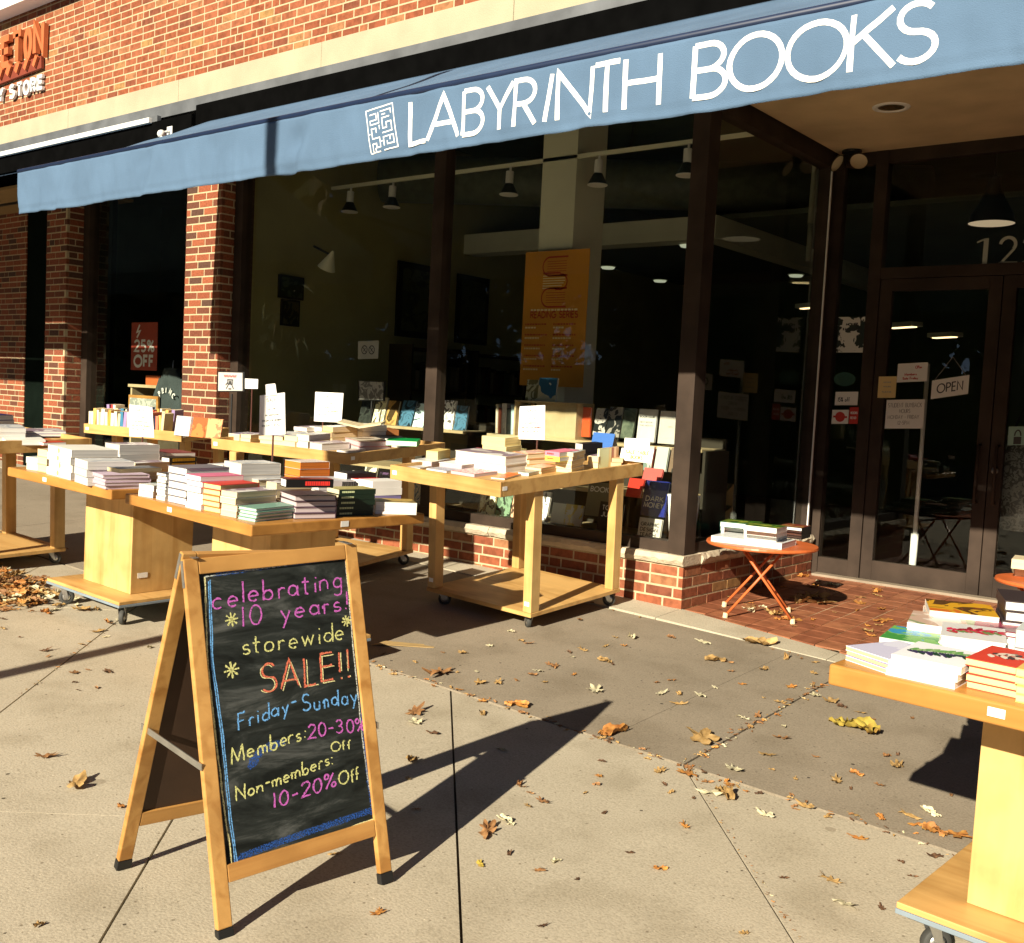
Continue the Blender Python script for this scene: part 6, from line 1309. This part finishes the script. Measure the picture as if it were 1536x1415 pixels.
LK = {'tan': leafmat('leaf_tan', (.26, .15, .05), (.42, .26, .09), (.5, .33, .14)), 'brown': leafmat('leaf_brown', (.17, .075, .026), (.29, .14, .05), (.38, .21, .085)), 'dark': leafmat('leaf_dark', (.07, .035, .018), (.13, .065, .03), (.18, .09, .04)), 'pale': leafmat('leaf_pale', (.45, .4, .24), (.6, .54, .34), (.66, .6, .42)),
      'orange': leafmat('leaf_orange', (.3, .1, .02), (.45, .19, .04), (.5, .27, .06)), 'yellow': leafmat('leaf_yellow', (.36, .28, .04), (.52, .38, .06), (.4, .22, .05))}
ADJ = {'tan': 'tan', 'brown': 'brown', 'dark': 'dark brown', 'pale': 'pale cream', 'orange': 'orange', 'yellow': 'yellow'}
lr = random.Random(21)
def zat(x, y):
    if x > -3.17 and y > 5.75-.17*(x+3.18): return tz(x, y)
    return gz(x, y)+.003
def leaf(x, y, size, col, kind=None, label=None, rot=None):
    kind = kind or lr.choice(('oak', 'maple', 'oval', 'crumpled', 'oak', 'crumpled')); o = bpy.data.objects.new('leaf', lr.choice(LM[kind])); COL.objects.link(o)
    if not o.data.materials: o.data.materials.append(LK[col])
    o.material_slots[0].link = 'OBJECT'; o.material_slots[0].material = LK[col]
    tile = x > -3.17 and y > 5.75-.17*(x+3.18); ground = 'entrance tiles' if tile else ('grey pavement' if y > 3.57 else 'light concrete')
    g = f'{ADJ[col]} leaves on the {ground}'
    o.location = (x, y, zat(x, y)); o.rotation_euler = (lr.uniform(-.1, .1), lr.uniform(-.1, .1), rot if rot is not None else lr.uniform(0, 6.28)); k = size*lr.uniform(.9, 1.1); o.scale = (k, k*lr.uniform(.7, 1), k*lr.uniform(.5, 1))
    tag(o, label or f'small {ADJ[col]} fallen leaf lying on the {ground}', 'leaf', None if label else g); return o
def lp(px, py, spx, col, kind=None, label=None, z=0):
    q = onG(px, py)
    if q.y > 5.5 and q.x > -3.1: d = ray(px, py); q = d*((-1.235)/d.z)
    return leaf(q.x, q.y, max(.028, spx*depth(q)/F*1.38), col, kind, label)
Z8 = [(300,182,25,'tan'),(235,180,15,'brown'),(395,158,18,'pale'),(350,245,20,'pale'),(285,248,16,'tan'),(360,285,24,'tan'),(420,285,30,'tan'),(370,388,30,'tan'),(555,243,24,'pale'),(540,257,22,'brown'),(675,195,24,'pale'),(710,172,28,'tan'),(785,212,36,'tan'),(680,255,22,'orange'),(430,508,34,'pale'),(130,548,45,'tan'),(495,628,28,'brown'),(575,688,34,'brown'),(525,702,24,'tan'),(145,712,22,'brown'),(560,920,32,'brown'),(618,890,34,'pale'),(1255,1135,34,'tan'),(1055,770,38,'orange'),(1330,528,38,'tan'),(1255,405,36,'pale'),(1300,398,26,'brown'),(1390,432,22,'pale'),(1105,325,36,'pale'),(1010,275,28,'brown'),(975,320,32,'pale'),(1035,322,22,'tan'),(1155,298,22,'pale'),(1250,288,22,'orange'),(1325,237,40,'tan'),(1415,297,28,'orange'),(1160,208,60,'tan'),(1200,213,30,'brown'),(1115,145,36,'pale'),(875,130,34,'pale'),(820,130,18,'tan'),(1010,130,22,'brown'),(1400,200,34,'tan'),(1500,325,26,'pale'),(20,1060,32,'orange'),(500,385,20,'brown'),(525,150,24,'brown'),(465,110,20,'pale'),(500,140,18,'tan'),(785,160,22,'tan'),(850,158,16,'orange'),(700,70,26,'brown'),(600,222,26,'brown'),(1130,620,30,'brown'),(985,628,20,'dark'),(1085,675,20,'dark'),(765,600,18,'orange'),(775,550,20,'dark'),(1205,630,26,'orange'),(780,725,14,'dark'),(870,860,10,'dark'),(1390,945,14,'dark'),(690,950,12,'dark'),(570,1110,10,'dark'),(460,862,10,'dark'),(1430,610,16,'tan'),(1500,535,18,'brown'),(1380,350,30,'tan'),(1040,355,34,'tan')]
for x, y, s, c in Z8: lp(560+x/2.2588, 900+y/2.2588, s/2.2588, c)
for x, y, s, c, k, lab in ((225,252,75,'brown','oak','large brown oak leaf near the cardboard scrap'),(140,385,55,'brown','oak','brown oak leaf just right of the chalkboard frame'),(140,420,44,'pale','maple','cream maple leaf under the brown oak leaf by the chalkboard'),(200,455,42,'dark','oval','dark curled leaf right of the chalkboard'),(485,362,64,'orange','crumpled','rust coloured leaf on the joint between the two pavements'),(615,227,34,'brown','oak','brown curled leaf left of the cream star leaf'),(750,310,46,'pale','maple','cream star shaped leaf beyond the shadow tip'),(810,455,84,'orange','crumpled','big orange maple leaf right of the chalkboard shadow'),(450,755,56,'pale','crumpled','white curled leaf standing beside the chalkboard shadow'),(385,788,76,'brown','oak','brown oak leaf beside the white curled leaf'),(362,900,44,'yellow','oval','yellow leaf with a brown scrap near the chalkboard foot'),(970,915,40,'orange','oval','orange leaf with a long stalk on the light concrete'),(1330,735,50,'pale','oval','torn cream leaf on the light concrete near the right table'),(1135,660,62,'pale','oval','large cream leaf on the diagonal joint'),(1190,662,70,'tan','crumpled','large tan leaf overlapping the cream leaf on the diagonal joint'),(1060,592,48,'orange','maple','orange leaf at the crossing of the joints'),(970,585,48,'tan','oak','tan leaf left of the crossing of the joints'),(1220,578,42,'pale','maple','cream leaf right of the crossing of the joints'),(1385,472,42,'brown','oak','brown star leaf on the grey slab near the right table'),(1115,475,80,'tan','maple','large tan maple leaf on the grey slab'),(1310,152,64,'tan','maple','pair like tan leaf near the stone strip')):
    lp(560+x/2.2588, 900+y/2.2588, s/2.2588, c, k, lab)
Z6 = [(215,595,28,'tan'),(255,620,24,'brown'),(310,750,32,'brown'),(348,745,14,'dark'),(345,788,56,'tan'),(200,815,34,'orange'),(130,840,52,'tan'),(285,855,26,'brown'),(395,965,60,'tan'),(285,972,36,'orange'),(190,960,28,'tan'),(410,997,40,'orange'),(480,1025,60,'orange'),(560,1035,60,'orange'),(210,1045,38,'orange'),(110,1195,52,'tan'),(55,535,28,'pale'),(50,455,36,'tan'),(55,415,22,'tan'),(400,615,14,'brown'),(290,1295,28,'dark'),(480,1110,46,'dark'),(110,555,34,'tan'),(20,932,44,'tan'),(360,1130,10,'dark'),(400,1180,9,'dark'),(540,890,12,'brown'),(150,575,26,'dark')]
for x, y, s, c in Z6: lp(1200+x/2.378, 820+y/2.378, s/2.378, c)
for x, y, s, c, k, lab in ((200,655,125,'yellow','crumpled','large crumpled yellow green leaf left of the right pedestal table'),(465,955,54,'pale','crumpled','cream crumpled leaf beside the right pedestal'),(155,1280,66,'pale','oval','heart shaped torn cream leaf at the lower right')): lp(1200+x/2.378, 820+y/2.378, s/2.378, c, k, lab)
for x, y, s, c in ((90,80,32,'brown'),(460,45,60,'tan'),(240,95,32,'brown'),(310,95,14,'brown'),(20,225,34,'tan'),(820,172,50,'orange'),(845,185,36,'brown'),(810,288,50,'pale'),(620,345,44,'tan'),(345,395,60,'dark'),(365,440,40,'brown'),(565,565,60,'brown'),(675,543,26,'brown'),(740,683,40,'brown'),(150,292,18,'dark'),(600,700,14,'dark'),(575,640,12,'dark'),(1150,372,44,'pale'),(20,150,22,'dark')): lp(x/5.12, 900+y/5.12, s/5.12, c)
lp(148, 948, 17, 'tan', 'oval', 'broad tan leaf beside the front caster of the left pedestal table'); lp(181, 1211, 14, 'orange', 'oval', 'orange leaf partly hidden behind the chalkboard leg'); lp(70, 1137, 22, 'brown', 'oak', 'small brown oak leaf at the left on the light concrete'); lp(114, 1180, 36, 'tan', 'oval', 'long tan leaf at the left on the light concrete'); lp(567, 1372, 18, 'orange', 'oak', 'orange brown leaf at the bottom below the chalkboard foot'); lp(500, 1283, 14, 'tan', 'oval', 'little tan leaf right of the chalkboard foot'); lp(58, 1390, 9, 'tan'); lp(160, 1008, 14, 'dark')
for k in range(60):     # entrance tiles
    px, py = lr.uniform(1075, 1330), lr.uniform(868, 972)
    if (py-868) < (px-1075)*.0 or py > 905+(px-1075)*.25: continue
    lp(px, py, lr.uniform(6, 15), lr.choice(('tan', 'orange', 'orange', 'pale', 'brown')))
for px, py, s in ((1160, 918, 24), (1205, 903, 26), (1175, 925, 18), (1222, 897, 30), (1230, 905, 22), (1192, 925, 14)): lp(px, py, s, 'tan' if s > 20 else 'orange')
for k in range(70):    # bits along the joints and scattered crumbs
    r_ = lr.random()
    if r_ < .45: t_ = lr.random(); px, py = 560+680*t_+lr.gauss(0, 5), 998+229*t_+lr.gauss(0, 3)
    elif r_ < .7: t_ = lr.random(); px, py = 1047+193*t_+lr.gauss(0, 4), 1139-115*t_+lr.gauss(0, 3)
    else: px, py = lr.uniform(560, 1330), lr.uniform(960, 1200)
    lp(px, py, lr.uniform(3, 9), lr.choice(('tan', 'brown', 'orange', 'dark', 'brown')))
# crumbled leaf bits caught in the joints and along the stone strip
cb = MB(); kk = [m for v in LM.values() for m in v]
def crumb(x, y, k):
    me = lr.choice(LM['crumpled']+LM['oval']); M = T(x, y, zat(x, y)+.001) @ RZ(lr.uniform(0, 6.28)) @ RX(lr.uniform(-.4, .4)) @ Matrix.Diagonal((k, k*.7, k*.6, 1)); cb.mesh([M @ v.co for v in me.vertices], [tuple(p.vertices) for p in me.polygons], lr.choice((0, 0, 1, 1, 2, 3, 4)))
for k in range(420):
    r_ = lr.random(); sp = abs(lr.gauss(0, 1))
    if r_ < .4: x = lr.uniform(-3.9, .2); crumb(x, 3.58+lr.gauss(0, .018), lr.uniform(.008, .03))
    elif r_ < .6: y = lr.uniform(3.6, 5.3); crumb(-1.945+lr.gauss(0, .02), y, lr.uniform(.008, .03))
    elif r_ < .8: t_ = lr.uniform(-.1, 1.8); crumb(-1.85+t_*.684+lr.gauss(0, .008), 3.5-t_*.73+lr.gauss(0, .008), lr.uniform(.005, .014))
    elif r_ < .9: t_ = lr.uniform(0, 1.6); crumb(-4.2-t_*.684+lr.gauss(0, .01), 2.04+t_*.73+lr.gauss(0, .01), lr.uniform(.008, .02))
    else: x = lr.uniform(-5.5, -1.2); crumb(x, 5.4-.05*max(0, x+3.55)+lr.gauss(0, .03), lr.uniform(.01, .03))
cb.keep = True
tag(cb.build('leaf_crumbs', [LK['tan'], LK['brown'], LK['dark'], LK['pale'], LK['orange']]), 'crumbled bits of dry leaf caught in the pavement joints', 'leaves', kind='stuff')
# swept heap of leaves under the left table
hp = MB(); kinds = [m for v in LM.values() for m in v]
for cx, cy, sx, sy, n in ((-6.35, 3.0, .62, .17, 190), (-5.85, 2.84, .22, .1, 90), (-7.4, 3.5, .6, .3, 80)):
    for i in range(n):
        x, y = cx+lr.gauss(0, sx*.5), cy+lr.gauss(0, sy*.6); me = lr.choice(kinds); k = lr.uniform(.05, .1); z = gz(x, y)+lr.uniform(0, .05)*math.exp(-((x-cx)/sx)**2-((y-cy)/sy)**2)
        M = T(x, y, z) @ RZ(lr.uniform(0, 6.28)) @ RX(lr.uniform(-.5, .5)) @ Matrix.Diagonal((k, k*.8, k*.8, 1)); hp.mesh([M @ v.co for v in me.vertices], [tuple(p.vertices) for p in me.polygons], lr.choice((0, 0, 0, 1, 1, 3, 4, 4)))
hp.keep = True
tag(hp.build('leaf_litter', [LK['tan'], LK['brown'], LK['dark'], LK['pale'], LK['orange']]), 'swept heap of dry brown and tan leaves beneath the left edge table', 'leaves', kind='stuff')
# cardboard scrap
q = onG(606, 968); q2 = onG(646, 970); CB = MB(); a_ = math.atan2(q2.y-q.y, q2.x-q.x); Mq = T(q.x, q.y, gz(q.x, q.y)+.001) @ RZ(a_+.05)
vs = [(-.17, -.02), (-.12, -.035), (.16, -.03), (.17, .03), (-.1, .035)]; CB.mesh([Mq @ Vector((x, y, .008+.012*_c(x*14))) for x, y in vs]+[Mq @ Vector((x, y, .005+.012*_c(x*14))) for x, y in vs], [(0, 1, 2, 3, 4), (9, 8, 7, 6, 5)]+[(i, i+5, (i+1) % 5+5, (i+1) % 5) for i in range(5)])
tag(CB.build('cardboard_scrap', pm('cardboard', (.4, .27, .11), .85, .1, 12)), 'flat strip of tan cardboard lying at the edge of the table shadow', 'cardboard')
# trees across the street; unseen hedge added to hide sky mirrored in the glass
M_BARK = pm('bark', (.06, .045, .03), .9, .3, 8, .5); M_FOL = [pm('autumn_leaf_a', (.06, .07, .02), .8, .3, 2), pm('autumn_leaf_b', (.12, .07, .02), .8, .3, 2)]
hg = thing('hedge', 'long dark clipped hedge added out of view across the street', 'hedge', T(-20, -32, -1.7))
m = MB(); m.box(-75, 55, -.9, .9, 0, 3.6); m.build('core', pm('hedge_dark', (.02, .028, .012), .95, .3, 2), hg)
m = MB()
for j in range(5200):
    p = Vector((lr.uniform(-76, 56), lr.uniform(.8, 1.25), lr.uniform(0, 3.9))); s_ = lr.uniform(.2, .4); a1 = Vector((lr.uniform(-1, 1), lr.uniform(-.4, .4), lr.uniform(-1, 1))).normalized(); b1 = a1.orthogonal().normalized(); m.face([p+a1*s_, p+b1*s_*.6, p-a1*s_, p-b1*s_*.6], 0)
m.keep = True; m.build('foliage', M_FOL[0], hg)
for k, (x, y, hgt) in enumerate([(-66+7*i, -36-(i % 3)*2.5, (17.5 if i < 5 else 14)+(i*37 % 10)*.12) for i in range(14)]+[(-26-6.5*i, -5-5.5*i, 12+i) for i in range(5)]):  # last five are unseen trees added to hide sky in the left window
    t = thing('tree', f'{["broad", "tall", "round", "dense", "ragged", "low", "leaning", "wide", "golden", "bushy", "thin", "old", "young", "shady", "added near", "added slim", "added heavy", "added spreading", "far"][k]} autumn tree across the street', 'tree', T(x, y, -1.7))
    m = MB(); m.tube([(0, 0, 0), (.1, 0, hgt*.3), (.0, .1, hgt*.6)], [.4, .28, .12], 10)
    for j in range(5): a_ = j*1.26; m.tube([(0, 0, hgt*.3), (_c(a_)*hgt*.2, _s(a_)*hgt*.2, hgt*.6)], [.14, .05], 6)
    m.build('trunk', M_BARK, t)
    m = MB()
    for j in range(2200):
        u_ = lr.gauss(0, 1), lr.gauss(0, 1), lr.gauss(0, 1); l_ = math.sqrt(sum(v*v for v in u_)) or 1; rr = lr.random()**.45; p = Vector((u_[0]/l_*rr*hgt*.42, u_[1]/l_*rr*hgt*.3, hgt*.52+u_[2]/l_*rr*hgt*.5)); p.z = max(1.5, p.z)
        if noise.noise(p*.5) < -.42: continue
        s_ = lr.uniform(.35, .8); a1 = Vector((lr.uniform(-1, 1), lr.uniform(-1, 1), lr.uniform(-1, 1))).normalized(); b1 = a1.orthogonal().normalized()
        m.face([p+a1*s_, p+b1*s_*.6, p-a1*s_, p-b1*s_*.6], j % 2)
    m.keep = True; m.build('crown', M_FOL, t)
